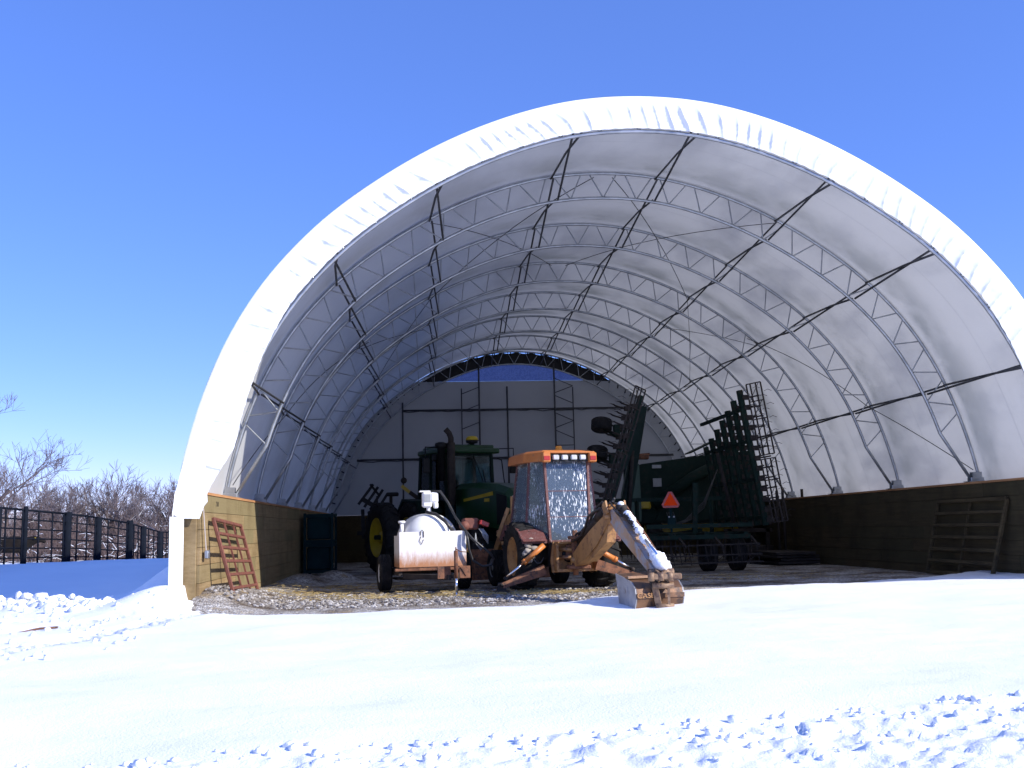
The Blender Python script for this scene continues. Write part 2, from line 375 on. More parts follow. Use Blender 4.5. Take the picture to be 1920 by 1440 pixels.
def text_mesh(s,size,depth,align='CENTER'):
    cu=bpy.data.curves.new('lettering','FONT'); cu.body=s; cu.size=size; cu.extrude=depth; cu.align_x=align; cu.align_y='CENTER'
    o=bpy.data.objects.new('lettering_tmp',cu); COL.objects.link(o)
    dg=bpy.context.evaluated_depsgraph_get(); me=bpy.data.meshes.new_from_object(o.evaluated_get(dg))
    bpy.data.objects.remove(o); return me
def lettering(name,s,size,origin,xdir,ydir,mat,parent,depth=.004,bold=1.):
    me=text_mesh(s,size,depth); x=Vector(xdir).normalized(); y=Vector(ydir); y=(y-x*y.dot(x)).normalized(); z=x.cross(y)
    off=parent_world(parent)
    for v in me.vertices: v.co=Vector(origin)-off+x*v.co.x*bold+y*v.co.y+z*v.co.z
    me.materials.clear(); me.materials.append(M[mat]); o=bpy.data.objects.new(name,me); COL.objects.link(o); o.parent=parent; return o

# ------------------------------------------------------------------ barn geometry constants
MX=3.758; YF=16.86; D=3.63; NT=7; YB=YF+NT*D; ZW=1.85
_out=[(0,8.455),(1.1,8.37),(2.17,8.10),(3.27,7.65),(4.33,7.04),(5.35,6.27),(6.2,5.36),(6.8,4.42),(7.22,3.43),(7.50,2.45),(7.60,1.87)]
def crm(pts,k=6):
    o=[]
    for i in range(len(pts)-1):
        p0=pts[max(i-1,0)] if i>0 else (-pts[1][0],pts[1][1]); p1=pts[i];p2=pts[i+1];p3=pts[min(i+2,len(pts)-1)]
        for j in range(k):
            t=j/k; o.append(tuple(.5*((2*p1[a])+(-p0[a]+p2[a])*t+(2*p0[a]-5*p1[a]+4*p2[a]-p3[a])*t*t+(-p0[a]+3*p1[a]-3*p2[a]+p3[a])*t**3) for a in(0,1)))
    o.append(pts[-1]); return o
_h1=crm(_out); OUT=[(-x,z) for x,z in reversed(_h1)][:-1]+_h1      # left foot -> right foot, dx,z
def arclen(pts):
    L=[0]
    for a,b in zip(pts,pts[1:]): L.append(L[-1]+math.hypot(b[0]-a[0],b[1]-a[1]))
    return L
LO=arclen(OUT)
def at_s(pts,L,s):
    s=max(0,min(L[-1],s))
    for i in range(len(L)-1):
        if s<=L[i+1]:
            t=(s-L[i])/(L[i+1]-L[i]); a,b=pts[i],pts[i+1]; return (a[0]+(b[0]-a[0])*t,a[1]+(b[1]-a[1])*t),(b[0]-a[0],b[1]-a[1])
    return pts[-1],(pts[-1][0]-pts[-2][0],pts[-1][1]-pts[-2][1])
def prof(s,off=0.):
    (x,z),(tx,tz)=at_s(OUT,LO,s); l=math.hypot(tx,tz); return (x+tz/l*off,z-tx/l*off)    # off>0: inward
TD=.56
def inner(s):
    d=min(s,LO[-1]-s); return prof(s,TD)
s_el=1.22      # arclength of the elbow
def innerpts():
    pts=[(-7.42,ZW+.03)]
    k=60
    for i in range(k+1): pts.append(inner(s_el+(LO[-1]-2*s_el)*i/k))
    pts.append((7.42,ZW+.03)); return pts
INN=innerpts()

# ------------------------------------------------------------------ barn
barn=thing('storage_barn','white fabric hoop barn on timber knee walls with open front, galvanised arch trusses','barn',(MX,YF,0))
# cover: sags a little between arches
nr=NT*8+3; ys=[YF-.10,YF-.05]+[YF+D*NT*i/(NT*8) for i in range(NT*8)]+[YB+.17]; nc=161
V=np.zeros((nr,nc,3))
for i,y in enumerate(ys):
    t=((y-YF)/D)%1; sag=.07*math.sin(PI*t)**2 if y>YF else 0
    for j in range(nc):
        s_=LO[-1]*j/(nc-1); edge=min(1,min(j,nc-1-j)/10)
        wr=.012*mnoise.noise(Vector((s_*1.3,y*.35,3)))
        x,z=prof(s_,-.03+(sag*edge)+wr*edge); V[i,j]=(x,y-YF,z)
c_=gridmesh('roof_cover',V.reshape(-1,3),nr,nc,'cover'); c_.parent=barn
# lower apron of the membrane hanging outside the knee wall
for sg in(-1,1):
    me=MB(); ny=60
    for i in range(ny):
        y0=YF-.2+(YB-YF+.2)*i/ny; y1=YF-.2+(YB-YF+.2)*(i+1)/ny
        x0=MX+sg*7.632
        a=(x0,y0,1.9);b=(x0,y1,1.9);c=(x0+sg*.04,y1,1.5+.02*math.sin(i*1.7+1.7));d=(x0+sg*.04,y0,1.5+.02*math.sin(i*1.7))
        me.add([a,b,c,d],[(0,1,2,3)],True)
    me.build('cover_apron','skirt',barn)
# skirt: the membrane wrapped round the front arch and laced to its inner chord, gathered into wrinkles
ns=1100; rows=26
V=np.zeros((rows,ns,3))
for j in range(ns):
    s_=LO[-1]*j/(ns-1); (xo,zo),(tx,tz)=at_s(OUT,LO,s_); l=math.hypot(tx,tz); nx,nz=tz/l,-tx/l
    foot=min(s_,LO[-1]-s_)
    wide=TD-.035 + (.22*max(0,1-foot/3.6) if foot<3.6 else 0)
    if foot<.9: wide=wide*(.55+.45*foot/.9)
    for i in range(rows):
        t=i/(rows-1)
        sl_=.35*t    # creases lean
        q=s_*3.3-t*.75+1.5*mnoise.noise(Vector((s_*.7,t*.5,4.)))
        w1=1-abs(2*(q-math.floor(q))-1); w1=w1**5*1.15*(.5+.5*mnoise.noise(Vector((math.floor(q+.5)*3.7,.5,2.)))+.5*mnoise.noise(Vector((s_*.9,t*2,6.))))
        env=(lambda e:e*e*(3-2*e))(min(1,max(0,(t-.10)/.45)))*(1-.55*max(0,(t-.75)/.25))
        wv=1.25*w1*env+.34*mnoise.noise(Vector((s_*3.4+1.8*t,t*1.2,1.3)))*env+.17*mnoise.noise(Vector((s_*9+t*3,t*3,7.7)))*env
        y=-.115+.06*t-wv*.037
        if i==0: y=-.10
        x,z=xo+nx*(-.03+(wide+.03)*t),zo+nz*(-.03+(wide+.03)*t)
        if i==rows-1: u_=.010*mnoise.noise(Vector((s_*4,2.,2.)))+.003*math.sin(s_*31); x+=nx*u_; z+=nz*u_
        V[i,j]=(x,y,z)
k_=gridmesh('front_skirt',V.reshape(-1,3),rows,ns,'skirt'); k_.parent=barn
# skirt flap that covers the wall end
for sg in(-1,1):
    me=MB(); A=lambda dx,z,y=YF-.13:(MX+sg*dx,y,z)
    me.prism([A(7.69,1.54),A(7.65,1.85),A(7.53,2.35),A(7.2,2.42),A(7.15,1.72),A(7.20,1.66),A(7.27,1.46),A(7.54,1.47)],(0,.015,0))
    me.build('skirt_flap','skirt',barn)
    me=MB(); me.box((MX+sg*7.61,YF-.13,.72),(.20,.04,1.56),None); me.box((MX+sg*7.70,YF+12.6,.72),(.02,25.6,1.56)); me.build('wall_wrap','skirt',barn)
# trusses
def truss(Y,first=False,last=False):
    me=MB()
    me.tube([(MX+x,Y,z) for x,z in [prof(LO[-1]*i/80,.035) for i in range(81)]],.034,8)
    me.tube([(MX+x,Y,z) for x,z in INN],.034,8)
    n=26; L0=s_el; L1=LO[-1]-s_el
    for i in range(n):
        a=L0+(L1-L0)*i/n; b=L0+(L1-L0)*(i+1)/n; m_=(a+b)/2
        pa=inner(a);pb=inner(b);po=prof(m_-.09,.05); po2=prof(m_+.09,.05)
        me.tube([(MX+pa[0],Y,pa[1]),(MX+po[0],Y,po[1])],.014,5,cap=False)
        me.tube([(MX+pb[0],Y,pb[1]),(MX+po2[0],Y,po2[1])],.014,5,cap=False)
    o=keep(me.build('arch_truss','galv',barn),barn)
    for sg in(-1,1):
        mb=MB(); mb.box((MX+sg*7.5,Y,ZW+.09),(.32,.16,.10),None,0,.01); mb.box((MX+sg*7.5,Y,ZW+.055),(.44,.26,.015)); 
        mb.box((MX+sg*7.49,Y+.05,ZW+.17),(.2,.012,.16)); mb.box((MX+sg*7.49,Y-.05,ZW+.17),(.2,.012,.16)); mb.build('base_plate','galv',o)
    return o
for i in range(NT+1): truss(YF+i*D)
# purlins: crossed tubes between neighbouring arches
def s_for(dx):
    best=min(range(len(OUT)),key=lambda k:abs(OUT[k][0]-dx)); return LO[best]
PS=[s_for(-dx) for dx in (7.02,5.5,3.62,1.02)]+[s_for(dx) for dx in (1.02,3.62,5.5,7.02)]
for s_ in PS:
    me=MB(); o_=prof(s_,.08); n_=prof(s_,TD-.03)
    for i in range(NT):
        y0=YF+i*D;y1=y0+D
        pa,pb=(o_,n_)
        def mid(p,q,t): return (p[0]+(q[0]-p[0])*t,p[1]+(q[1]-p[1])*t)
        c0=mid(o_,n_,.44);c1=mid(o_,n_,.56)
        me.tube([(MX+n_[0],y0,n_[1]),(MX+c0[0],(y0+y1)/2-.25,c0[1]),(MX+o_[0],y1-.02,o_[1])],.022,6)
        me.tube([(MX+o_[0]+.05,y0,o_[1]),(MX+c1[0]+.05,(y0+y1)/2+.25,c1[1]),(MX+n_[0]+.05,y1-.02,n_[1])],.022,6)
    me.build('purlin','darksteel',barn)
# brace cables
me=MB()
def cable(s0,b0,s1,b1,off=TD):
    p=prof(s0,off);q=prof(s1,off); K=10; pts=[]
    for t in range(K+1):
        u=t/K; ss_=s0+(s1-s0)*u; x,z=prof(ss_,.12); pts.append((MX+x,YF+D*(b0+(b1-b0)*u),z))
    return pts
for sg in(0,1):
    f=lambda s_:LO[-1]-s_ if sg else s_
    for (a,b0,c,b1) in ((.3,1,PS[0],2),(PS[0],2,PS[1]+.3,3),(PS[1],3,PS[2]-.2,4),(LO[-1]/2-.2,1,PS[2],3),(PS[2],3,PS[1],5),(PS[2],1,LO[-1]/2-.2,3.0)):
        me.tube(cable(f(a),b0,f(c),b1),.009,4,cap=False)
me.build('brace_cable','darksteel',barn)
# knee walls
def board_wall(me,axis,fixed,a0,a1,z0,z1,th,n,seed):
    rnd=random.Random(seed); h=(z1-z0)/n
    for i in range(n):
        cuts=[a0]; p=a0+rnd.uniform(.7,3.6)
        while p<a1-1: cuts.append(p); p+=rnd.choice((2.4,3.05,3.6,4.8))
        cuts.append(a1)
        for c0,c1 in zip(cuts,cuts[1:]):
            jx=rnd.uniform(-.003,.003); ct=((c0+c1)/2); L=c1-c0-.006
            c=(fixed+jx,ct,z0+h*(i+.5)) if axis=='y' else (ct,fixed+jx,z0+h*(i+.5))
            d=(th,L,h-.007) if axis=='y' else (L,th,h-.007)
            me.box(c,d,None,rnd.uniform(.02,.95))
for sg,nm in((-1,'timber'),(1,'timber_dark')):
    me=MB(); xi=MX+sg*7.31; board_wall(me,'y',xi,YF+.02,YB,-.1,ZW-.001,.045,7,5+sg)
    me.box((xi+sg*.028,(YF+YB)/2+.05,.86),(.006,YB-YF-.1,1.94)); wall_=keep(me.build('side_wall',nm,barn),barn)  # thin backing sheet added behind the boards to stop light through the gaps
    for k in range(NT+1):
        me=MB(); me.box((xi+sg*(.095 if k else .125),YF+k*D+(.05 if k==0 else 0),.87),(.13 if k else .195,.14,1.955),None,.3,.006); me.build('wall_post','timber',wall_)
    me=MB(); 
    for k in range(7): me.box((MX+sg*7.44,YF+.06+D*(k+.5)+(0 if k else -.08),ZW+.022),(.34,D-.008 if k else D+.15,.042),None,.05+.1*(k%3))
    me.build('top_plate','plate',wall_)
me=MB(); board_wall(me,'x',YB+.02,MX-7.25,MX+7.25,-.1,ZW,.045,7,77); me.box((MX,YB+.055,.86),(14.6,.02,1.96)); me.build('back_wall','timber_dark',barn)  # backing sheet here too, added against light between the boards
# end wall sheet, gable mesh, black shade band
yb=YB+.16; ZG=7.22
me=MB(); pts=[(MX+x,yb,z) for x,z in [prof(LO[-1]*i/120,.0) for i in range(121)] if z<ZG]
lft=[p for p in pts if p[0]<MX]; rgt=[p for p in pts if p[0]>MX]
nx=26
zs=[ZW+(ZG-ZW)*i/14 for i in range(15)]
def halfw(z,off=0.):
    xs=[abs(prof(LO[-1]*i/400,off)[0]) for i in range(200) if abs(prof(LO[-1]*i/400,off)[1]-z)<.08]
    return sum(xs)/len(xs) if xs else 0
HW=[halfw(max(z,1.93))+(.06 if z<5 else .16) for z in zs]
vs=[];
for z,hw in zip(zs,HW):
    for k in range(nx+1):
        x=-hw+2*hw*k/nx; vs.append((MX+x,yb+.03*mnoise.noise(Vector((x*.8,z*.5,9))),z))
fs=[(i*(nx+1)+k,i*(nx+1)+k+1,(i+1)*(nx+1)+k+1,(i+1)*(nx+1)+k) for i in range(14) for k in range(nx)]
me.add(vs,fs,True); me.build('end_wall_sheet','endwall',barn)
def band(offa,offb,y):
    top=[p for p in [prof(LO[-1]*i/200,offa) for i in range(201)] if p[1]>=ZG-.02]
    bot=[p for p in [prof(LO[-1]*i/200,offb) for i in range(201)] if p[1]>=ZG-.02]
    return top,bot
top,bot=band(-.0,TD-.03,0)
me=MB(); a=[(MX+x,yb-.02,z-.02-.07*abs(math.sin(i*.55))) for i,(x,z) in enumerate(top)]; b=[(MX+x,yb-.02,z) for x,z in reversed(bot)]
for p,q in zip(range(len(top)-1),range(1,len(top))):
    k=lambda i:min(len(bot)-1,max(0,round((i-(len(top)-len(bot))/2))))
    A_,B_=a[p],a[q]; C_=(MX+bot[k(q)][0],yb-.02,bot[k(q)][1]); D_=(MX+bot[k(p)][0],yb-.02,bot[k(p)][1])
    me.add([A_,B_,C_,D_],[(0,1,2,3)])
me.build('shade_band','black',barn)
me=MB(); ins=[(MX+x,yb-.035,z) for x,z in bot]; me.add(ins,[tuple(range(len(ins)))]); me.build('gable_mesh','bluemesh',barn)
# end wall steelwork
for X,z1 in((-.85,6.35),(2.27,7.9),(5.38,7.9),(3.42,6.96)):
    me=MB(); me.tube([(X,YB-.08,ZW if X!=3.42 else 1.85),(X,YB-.08,z1)],.035,8); me.build('end_wall_post','darksteel',barn)
for xa,xb,z0_,z1 in((1.55,2.27,3.2,6.9),(5.38,6.14,3.2,6.9)):
    me=MB(); me.tube([(xa if xa<2 else xb,YB-.08,ZW),(xa if xa<2 else xb,YB-.08,z1)],.024,6)
    k=0; z=ZW+.5
    while z<z1-.1:
        me.tube([(xa,YB-.08,z),(xb,YB-.08,z+(.28 if k%2==0 or xa<2 else -.0))],.017,5)
        if xa>2: me.tube([(xb,YB-.08,z+.28),(xa,YB-.08,z+.62)],.017,5)
        z+=.72; k+=1
    me.build('end_wall_mast','darksteel',barn)
for za,x0,x1 in((6.03,-.85,8.3),(4.05,-2.7,10.25)):
    me=MB(); me.tube([(x0,YB-.02,za),(x1,YB-.02,za)],.035,8)
    pts=[(x0+(x1-x0)*i/40,YB-.1,za-.04-.09*abs(mnoise.noise(Vector((i*.7,za,1))))) for i in range(41)]; me.tube(pts,.022,5)
    me.build('end_wall_girt','darksteel',barn)
me=MB()
for i in range(64):
    s_=LO[-1]*(i+.5)/64+random.uniform(-.05,.05); p=prof(s_,.03);q=prof(s_+random.uniform(-.03,.08),.20)
    me.tube([(MX+p[0],YB+.06,p[1]),(MX+(p[0]+q[0])/2,YB+.02,(p[1]+q[1])/2),(MX+q[0],YB-.03,q[1])],.026,5)
tag(me.build('lacing','black',barn),kind='stuff')
lettering('stamp','2 10',.12,(MX-7.284,YF+1.35,1.72),(0,1,0),(0,0,1),'mark',wall_ if False else barn,.001)
# loose wood framing the gravel

# ------------------------------------------------------------------ ground
def gbase(x,y):
    gl=np.interp(y,[-50,10,15,19,23,27,32,39,46,60,100,400],[0,.02,.04,.03,.22,.50,.44,.18,-.08,-.25,-1.,-3])
    gl=gl*ss(-4.6,-6.4,x)
    far=ss(60,260,y)*-2.5
    return gl+far*(1-ss(-4.6,-6.4,x))
EDX=[-6,-4.4,-3.5,-3.0,-2.0,-.8,.4,1.4,2.5,3.5,4.4,5.1,6.1,8.1,10.2,11.2,12]
EDY=[60,60,17.0,17.5,17.0,17.1,17.5,17.5,18.3,18.9,19.4,19.7,19.7,20.5,21.7,22.5,60]
def snowz(x,y):
    g=gbase(x,y)
    ed=np.interp(x,EDX,EDY)+ (vn(x*2.1,y*2.1,5)-.5)*.35+(vn(x*7,y*7,6)-.5)*.16
    inside=(x>-3.56)&(x<11.2)
    th=.11+.12*(fbm(x*.23,y*.3,3,2)-.5)*1.6+.045*(fbm(x*.7+y*.25,y*1.1,3,8)-.5)*1.6+.012*(fbm(x*2.2+y*.8,y*3.4,3,18)-.5)
    th=th-.12*np.exp(-((x-3.0)**2/2.4+(y-14.8)**2/1.6))          # hollow beside the excavator bucket
    fade=ss(.10,-.12,(y-ed)+0*x)*(.34+.66*ss(-.1,-2.6,(y-ed)))                                # 1 in the snow, 0 on the gravel
    t_in=-.16+(th+.16)*fade
    z=g+np.where(inside,t_in,th)
    # thin shaded snow by the right wall
    # drift against the outside of the left wall and round its corner
    dr=.80*np.exp(-((x+3.95)/.85)**2)*ss(15.6,18.8,y)*ss(30,22,y)*(x<-3.70)+.24*np.exp(-((x+4.0)/.75)**2-((y-16.2)/.75)**2)
    z=z+dr
    # windrow of broken snow on the left
    rd=np.exp(-((y-(16.05+.57*(-3.9-x)))/.62)**2)*ss(-4.7,-5.5,x)
    b,v=cell(x*4.2,y*4.2,3); b2,v2=cell(x*9,y*9,4)
    z=z+rd*(.05+.13*v*(b<.42)+.07*v2*(b2<.45)+.05*fbm(x*3,y*3,3))
    # churned snow in the foreground
    ce=5.74+.16*x*(x>0)+.05*x*(x<0)+.30*(fbm(x*.9,y*.5,3,14)-.5)
    cm=ss(.10,-.25,y-ce)
    wx=x+.07*(fbm(x*6,y*6,3,51)-.5);wy=y+.07*(fbm(x*6,y*6,3,61)-.5); b,v=cell(wx*3.4,wy*3.4,31); b2,v2=cell(wx*7.7,wy*7.7,32); b3,v3=cell(wx*19,wy*19,33)
    lump=.085*(v>.62)*v*ss(.60,.05,b)+.045*v2*ss(.60,.05,b2)*(v2>.45)+.020*v3*ss(.6,.05,b3)*(v3>.4)-.04*ss(.45,.1,b)*(v<.2)
    z=z+cm*(lump*.42-.01+.045*(fbm(x*7,y*7,4,9)-.5))
    # tyre tracks with tread ribs, lower left
    for (x0,y0,x1,y1,wd,amp) in ((-4.6,9.6,-2.9,17.2,.26,.035),(-6.4,11.2,-4.0,15.8,.24,.03),(-6.6,14.2,-4.9,15.9,.22,.02)):
        dx,dy=x1-x0,y1-y0;L=math.hypot(dx,dy);dx/=L;dy/=L
        u=(x-x0)*dx+(y-y0)*dy; v_=-(x-x0)*dy+(y-y0)*dx
        mk=ss(wd,wd*.7,np.abs(v_))*ss(0,.8,u)*ss(L,L-1.2,u)
        z=z+mk*(-.03+amp*np.sin((u+np.abs(v_)*.9)*2*PI/.23)+.05*(vn(x*8,y*8,3)-.5))
    # faint wheel line across the yard
    yl=12.9-.05*(x+1)*(x+1)*.1
    z=z-.008*np.exp(-((y-yl)/.05)**2)*ss(-4.2,-3,x)
    return z
rowsY=[-60,-30,-12,-5,-2,0,1.2,2.2,2.9]
y=3.4
while y<48: rowsY.append(y); y*=1.0052 if y<26 else 1.012
while y<1200: rowsY.append(y); y*=1.12
rowsY=np.array(rowsY)
cu=np.concatenate([[-14,-6,-3,-1.8,-1.2],np.linspace(-.85,.95,560),[1.3,2,3.2,6,14]])
wY=np.where(rowsY>3.4,rowsY,3.4+np.maximum(0,-rowsY)*.3)
X=cu[None,:]*wY[:,None]; Yg=np.repeat(rowsY[:,None],len(cu),1)
Z=snowz(X,Yg)
sn=gridmesh('snow_ground',np.stack([X,Yg,Z],-1).reshape(-1,3),len(rowsY),len(cu),'snow'); tag(sn,kind='structure')
xs=np.linspace(-3.60,11.15,220); ysg=np.concatenate([np.linspace(14.5,24,200),np.linspace(24.15,YB,100)])
X,Yg=np.meshgrid(xs,ysg)
Z=.26*np.exp(-((X+3.5)/.55)**2-((Yg-17.9)/2.6)**2)*ss(15.8,17.3,Yg)+.10*np.exp(-((X+3.3)/.7)**2)*ss(30,20,Yg)+.03*(fbm(X*1.2,Yg*1.2,4,3)-.5)+.02*(fbm(X*7,Yg*7,2,5)-.5)
Z=Z+.22*np.exp(-((X+2.9)/.5)**2-((Yg-25.5)/.7)**2)+.25*np.exp(-((X+2.3)/.5)**2-((Yg-27)/.7)**2)-.05*ss(16.6,15.3,Yg)
gr=gridmesh('gravel_ground',np.stack([X,Yg,Z],-1).reshape(-1,3),len(ysg),len(xs),'gravel'); tag(gr,kind='structure')

# loose gravel stones along the lit strip, and frozen snow clods
rnd=random.Random(3); me=MB()
for i in range(2600):
    x=rnd.uniform(-3.5,3.6); y=rnd.uniform(17.0,20.6); r=rnd.uniform(.012,.035)
    zz=.26*math.exp(-((x+3.5)/.55)**2-((y-17.6)/2.6)**2)+.10*math.exp(-((x+3.3)/.7)**2)
    me.blob((x,y,zz+r*.2),(r*1.2,r,r*.7),5,.5,i)
me.smooth=[False]*len(me.smooth)
m,n,o=newmat('loose_stone'); ri_=n.nodes.new('ShaderNodeNewGeometry'); c=ramp(n,ri_.outputs['Random Per Island'],[(0,(.12,.10,.085)),(.5,(.27,.245,.22)),(1,(.52,.50,.48))])
b=nd(n,'ShaderNodeBsdfPrincipled',Roughness=.85); n.links.new(c,b.inputs['Base Color']); n.links.new(b.outputs[0],o.inputs[0])
tag(me.build('loose_gravel',m),'loose limestone gravel scattered at the mouth of the barn','gravel',kind='stuff')
me=MB(); 
for i in range(900):
    if i<420:
        x=rnd.uniform(-3.2,5.0); y=5.75+.16*max(x,0)+rnd.uniform(-1.2,.02)*rnd.random()**.6; r=rnd.choice((.008,.012,.016,.026))*rnd.uniform(.7,1.3)
    elif i<760:
        x=rnd.uniform(-10,-4.9); y=16.05+.57*(-3.9-x)+rnd.gauss(0,.42); r=rnd.uniform(.03,.09)
    else:
        x=rnd.uniform(-6.5,-3.2); y=rnd.uniform(10,16.5); r=rnd.uniform(.015,.045)
    z=float(snowz(np.array([x]),np.array([y]))[0]); me.blob((x,y,z+r*.25),(r*rnd.uniform(.8,1.5),r,r*rnd.uniform(.6,.9)),9,.42,i)
tag(me.build('snow_clods','snow'),'broken lumps of frozen snow lying on the snow','snow lumps',kind='stuff')

M['straw']=paint('dry_straw',(.38,.27,.10),(.52,.40,.18),3,.9)
me=MB()
for i in range(2600):
    cx_,cy_,sx_,sy_=rnd.choice(((-2.1,20.4,.9,.5),(-.4,19.0,.9,.35),(.9,19.4,.8,.4),(2.4,19.0,.5,.25),(-1.5,22.5,1.1,.7),(6,22.5,1.5,.8)))
    x=rnd.gauss(cx_,sx_); y=rnd.gauss(cy_,sy_)
    if not(-3.3<x<10 and 17.6<y<26): continue
    a=rnd.uniform(0,PI); l=rnd.uniform(.04,.14); z=.035+.10*math.exp(-((x+3.3)/.7)**2)+rnd.uniform(-.01,.015)
    me.tube([(x,y,z),(x+l*math.cos(a),y+l*math.sin(a),z+rnd.uniform(-.006,.012))],.004,3,cap=False)
tag(me.build('straw_litter','straw'),'scattered straw on the gravel floor of the barn','straw',kind='stuff')

# ------------------------------------------------------------------ wheels
def wheel(parent,c,axis,r,w_,rim_mat='yellow',lugs=0,rimr=.55,dish=.0,T=None):
    T=T or Matrix.Identity(4); c=Vector(c); ax=Vector(axis).normalized()
    me=MB(T); h=w_/2
    me.lathe(c,ax,[(-h*.72,r*rimr),(-h*.95,r*(rimr+.06)),(-h,r*.80),(-h*.86,r*.93),(-h*.6,r*.965),(0,r*.975),(h*.6,r*.965),(h*.86,r*.93),(h,r*.80),(h*.95,r*(rimr+.06)),(h*.72,r*rimr)],40,cap=False)
    if lugs:
        u=ax.orthogonal().normalized(); v=ax.cross(u)
        for i in range(lugs):
            for sg in(-1,1):
                a0=2*PI*(i+(0.5 if sg>0 else 0))/lugs
                def pt(t,rr,da):
                    a=a0+t*.34*(2*PI/ (lugs/2.2))*.5+da; return c+ax*(sg*h*(.04+.94*t))+(u*math.cos(a)+v*math.sin(a))*rr
                prev=None
                for t in(0,.35,.7,1.0):
                    rr=r*(1.0 if t<.8 else .955); rb=r*(.955 if t<.8 else .86); da=.042*22/lugs
                    ring=[pt(t,rb,-da),pt(t,rr,-da*.7),pt(t,rr,da*.7),pt(t,rb,da)]
                    if prev: me.add(prev+ring,[(0,1,5,4),(1,2,6,5),(2,3,7,6),(0,3,7,4)]+([(0,1,2,3)] if t==.35 else [])+([(4,5,6,7)] if t==1. else []))
                    prev=ring
    else:
        u=ax.orthogonal().normalized(); v=ax.cross(u)
        for k in range(-2,3):
            me.lathe(c,ax,[(k*h*.3-h*.11,r*.97),(k*h*.3-h*.09,r*.995),(k*h*.3+h*.09,r*.995),(k*h*.3+h*.11,r*.97)],40)
    tyre=keep(me.build('wheel','rubber',parent),parent)
    me=MB(T); R0=r*rimr
    me.lathe(c,ax,[(-h*.8,R0*1.06),(-h*.8,R0*.97),(-h*.62,R0*.86),(-h*.5-dish,R0*.45),(-h*.5-dish,R0*.3),(-h*.75-dish,R0*.28),(-h*.75-dish,.001)],32,cap=False)
    me.lathe(c,ax,[(h*.8,R0*1.06),(h*.8,R0*.97),(h*.62,R0*.86),(h*.5+dish,R0*.45),(h*.5+dish,R0*.3),(h*.75+dish,R0*.28),(h*.75+dish,.001)],32,cap=False)
    u=ax.orthogonal().normalized(); v=ax.cross(u)
    for sg in(-1,1):
        for i in range(8):
            a=2*PI*i/8; q=c+ax*sg*(h*.5+dish)+(u*math.cos(a)+v*math.sin(a))*R0*.38; me.tube([q,q+ax*sg*.03],r*.022,6)
    me.build('rim',rim_mat,tyre); return tyre
def LT(loc,rz): return Matrix.Translation(loc)@Matrix.Rotation(rz,4,'Z')

# ------------------------------------------------------------------ backhoe loader (rear towards the camera)
BA=R(12.5); BO=Vector((2.62,20.4,0)); BT=LT(BO,BA)@Matrix.Scale(.94,4)
bh=thing('backhoe_loader','weathered orange backhoe loader seen from behind, with snow-splashed cab glass and bucket in the snow','backhoe',BO)
B_=lambda:MB(BT)
W_=lambda:MB()
# cab
CB=[(-.43,-.62,.98),(.43,-.62,.98),(.78,-.15,1.12),(.78,.95,1.12),(-.78,.95,1.12),(-.78,-.15,1.12)]
CT=[(-.47,-.50,2.62),(.47,-.50,2.62),(.66,-.12,2.62),(.62,.80,2.62),(-.62,.80,2.62),(-.66,-.12,2.62)]
me=B_()
for a,b in zip(CB,CT): me.beam(a,b,.055,.055,(0,1,0),0,.008)
for L in (CB,):
    for a,b in zip(L,L[1:]+L[:1]): me.beam(a,b,.05,.06)
for t in (.30,.62):
    a=[Vector(CB[i]).lerp(Vector(CT[i]),t) for i in (0,1)]; me.beam(a[0],a[1],.018,.014)
cab=keep(me.build('cab','maroon',bh),bh)
def quad(me,a,b,c,d,th=.006):
    a,b,c,d=map(Vector,(a,b,c,d)); n_=(b-a).cross(d-a).normalized(); me.prism([a,b,c,d],n_*th)
for i,(nm,mt) in enumerate((('rear_window','iceglass'),('corner_window','sideglass'),('side_window','sideglass'),('windscreen','glass'),('side_window','sideglass'),('corner_window','sideglass'))):
    j=(i+1)%6; me=B_(); quad(me,CB[i],CB[j],CT[j],CT[i]); me.build(nm,mt,cab)
# things seen through the glass
me=B_(); me.box((.02,.30,1.35),(.5,.48,.12),None,0,.03); me.box((.02,.52,1.70),(.48,.12,.62),None,0,.04); me.build('operator_seat','seat',cab)
for q in(-.1,.12): me=B_(); me.tube([(q,-.3,1.1),(q*1.2,-.22,1.78)],.02,6); me.build('control_lever','black',cab)
me=B_(); me.tube([(.02,.75,1.1),(.02,.62,1.95)],.03,6)
me.lathe((.02,.60,1.97),(0,.4,1),[(-.012,.17),(-.012,.19),(.012,.19),(.012,.17)],20); me.tube([(.02,.62,1.95),(.20,.60,1.97)],.012,5); me.tube([(.02,.62,1.95),(-.16,.60,1.97)],.012,5); me.build('steering_wheel','black',cab)
# roof with recessed light bar
RF=[(-.58,-.66),(.58,-.66),(.80,-.10),(.78,1.02),(-.78,1.02),(-.80,-.10)]
me=B_(); a=[(x,y,2.60) for x,y in RF]; b=[(x*.97,y*.98+.005,2.78) for x,y in RF]; c=[(x*.86,y*.86+.03,2.83) for x,y in RF]
me.loft(a,b,False); me.add([Vector(p) for p in a],[tuple(range(5,-1,-1))]); me.loft(b,c,False); me.add([Vector(p) for p in c],[tuple(range(6))])
me.box((0,-.69,2.775),(1.1,.09,.035),None,0,.008)
for sg in(-1,1): me.box((sg*.50,-.70,2.67),(.17,.12,.2),None,0,.02)
roof=keep(me.build('roof','orange',cab),cab)
me=B_(); me.box((0,-.675,2.665),(.84,.02,.15)); me.build('light_bar','black',bh)
for x in(-.29,-.1,.10,.29):
    me=B_(); me.box((x,-.71,2.67),(.13,.07,.10),None,0,.02); me.build('work_light','lamp',bh)
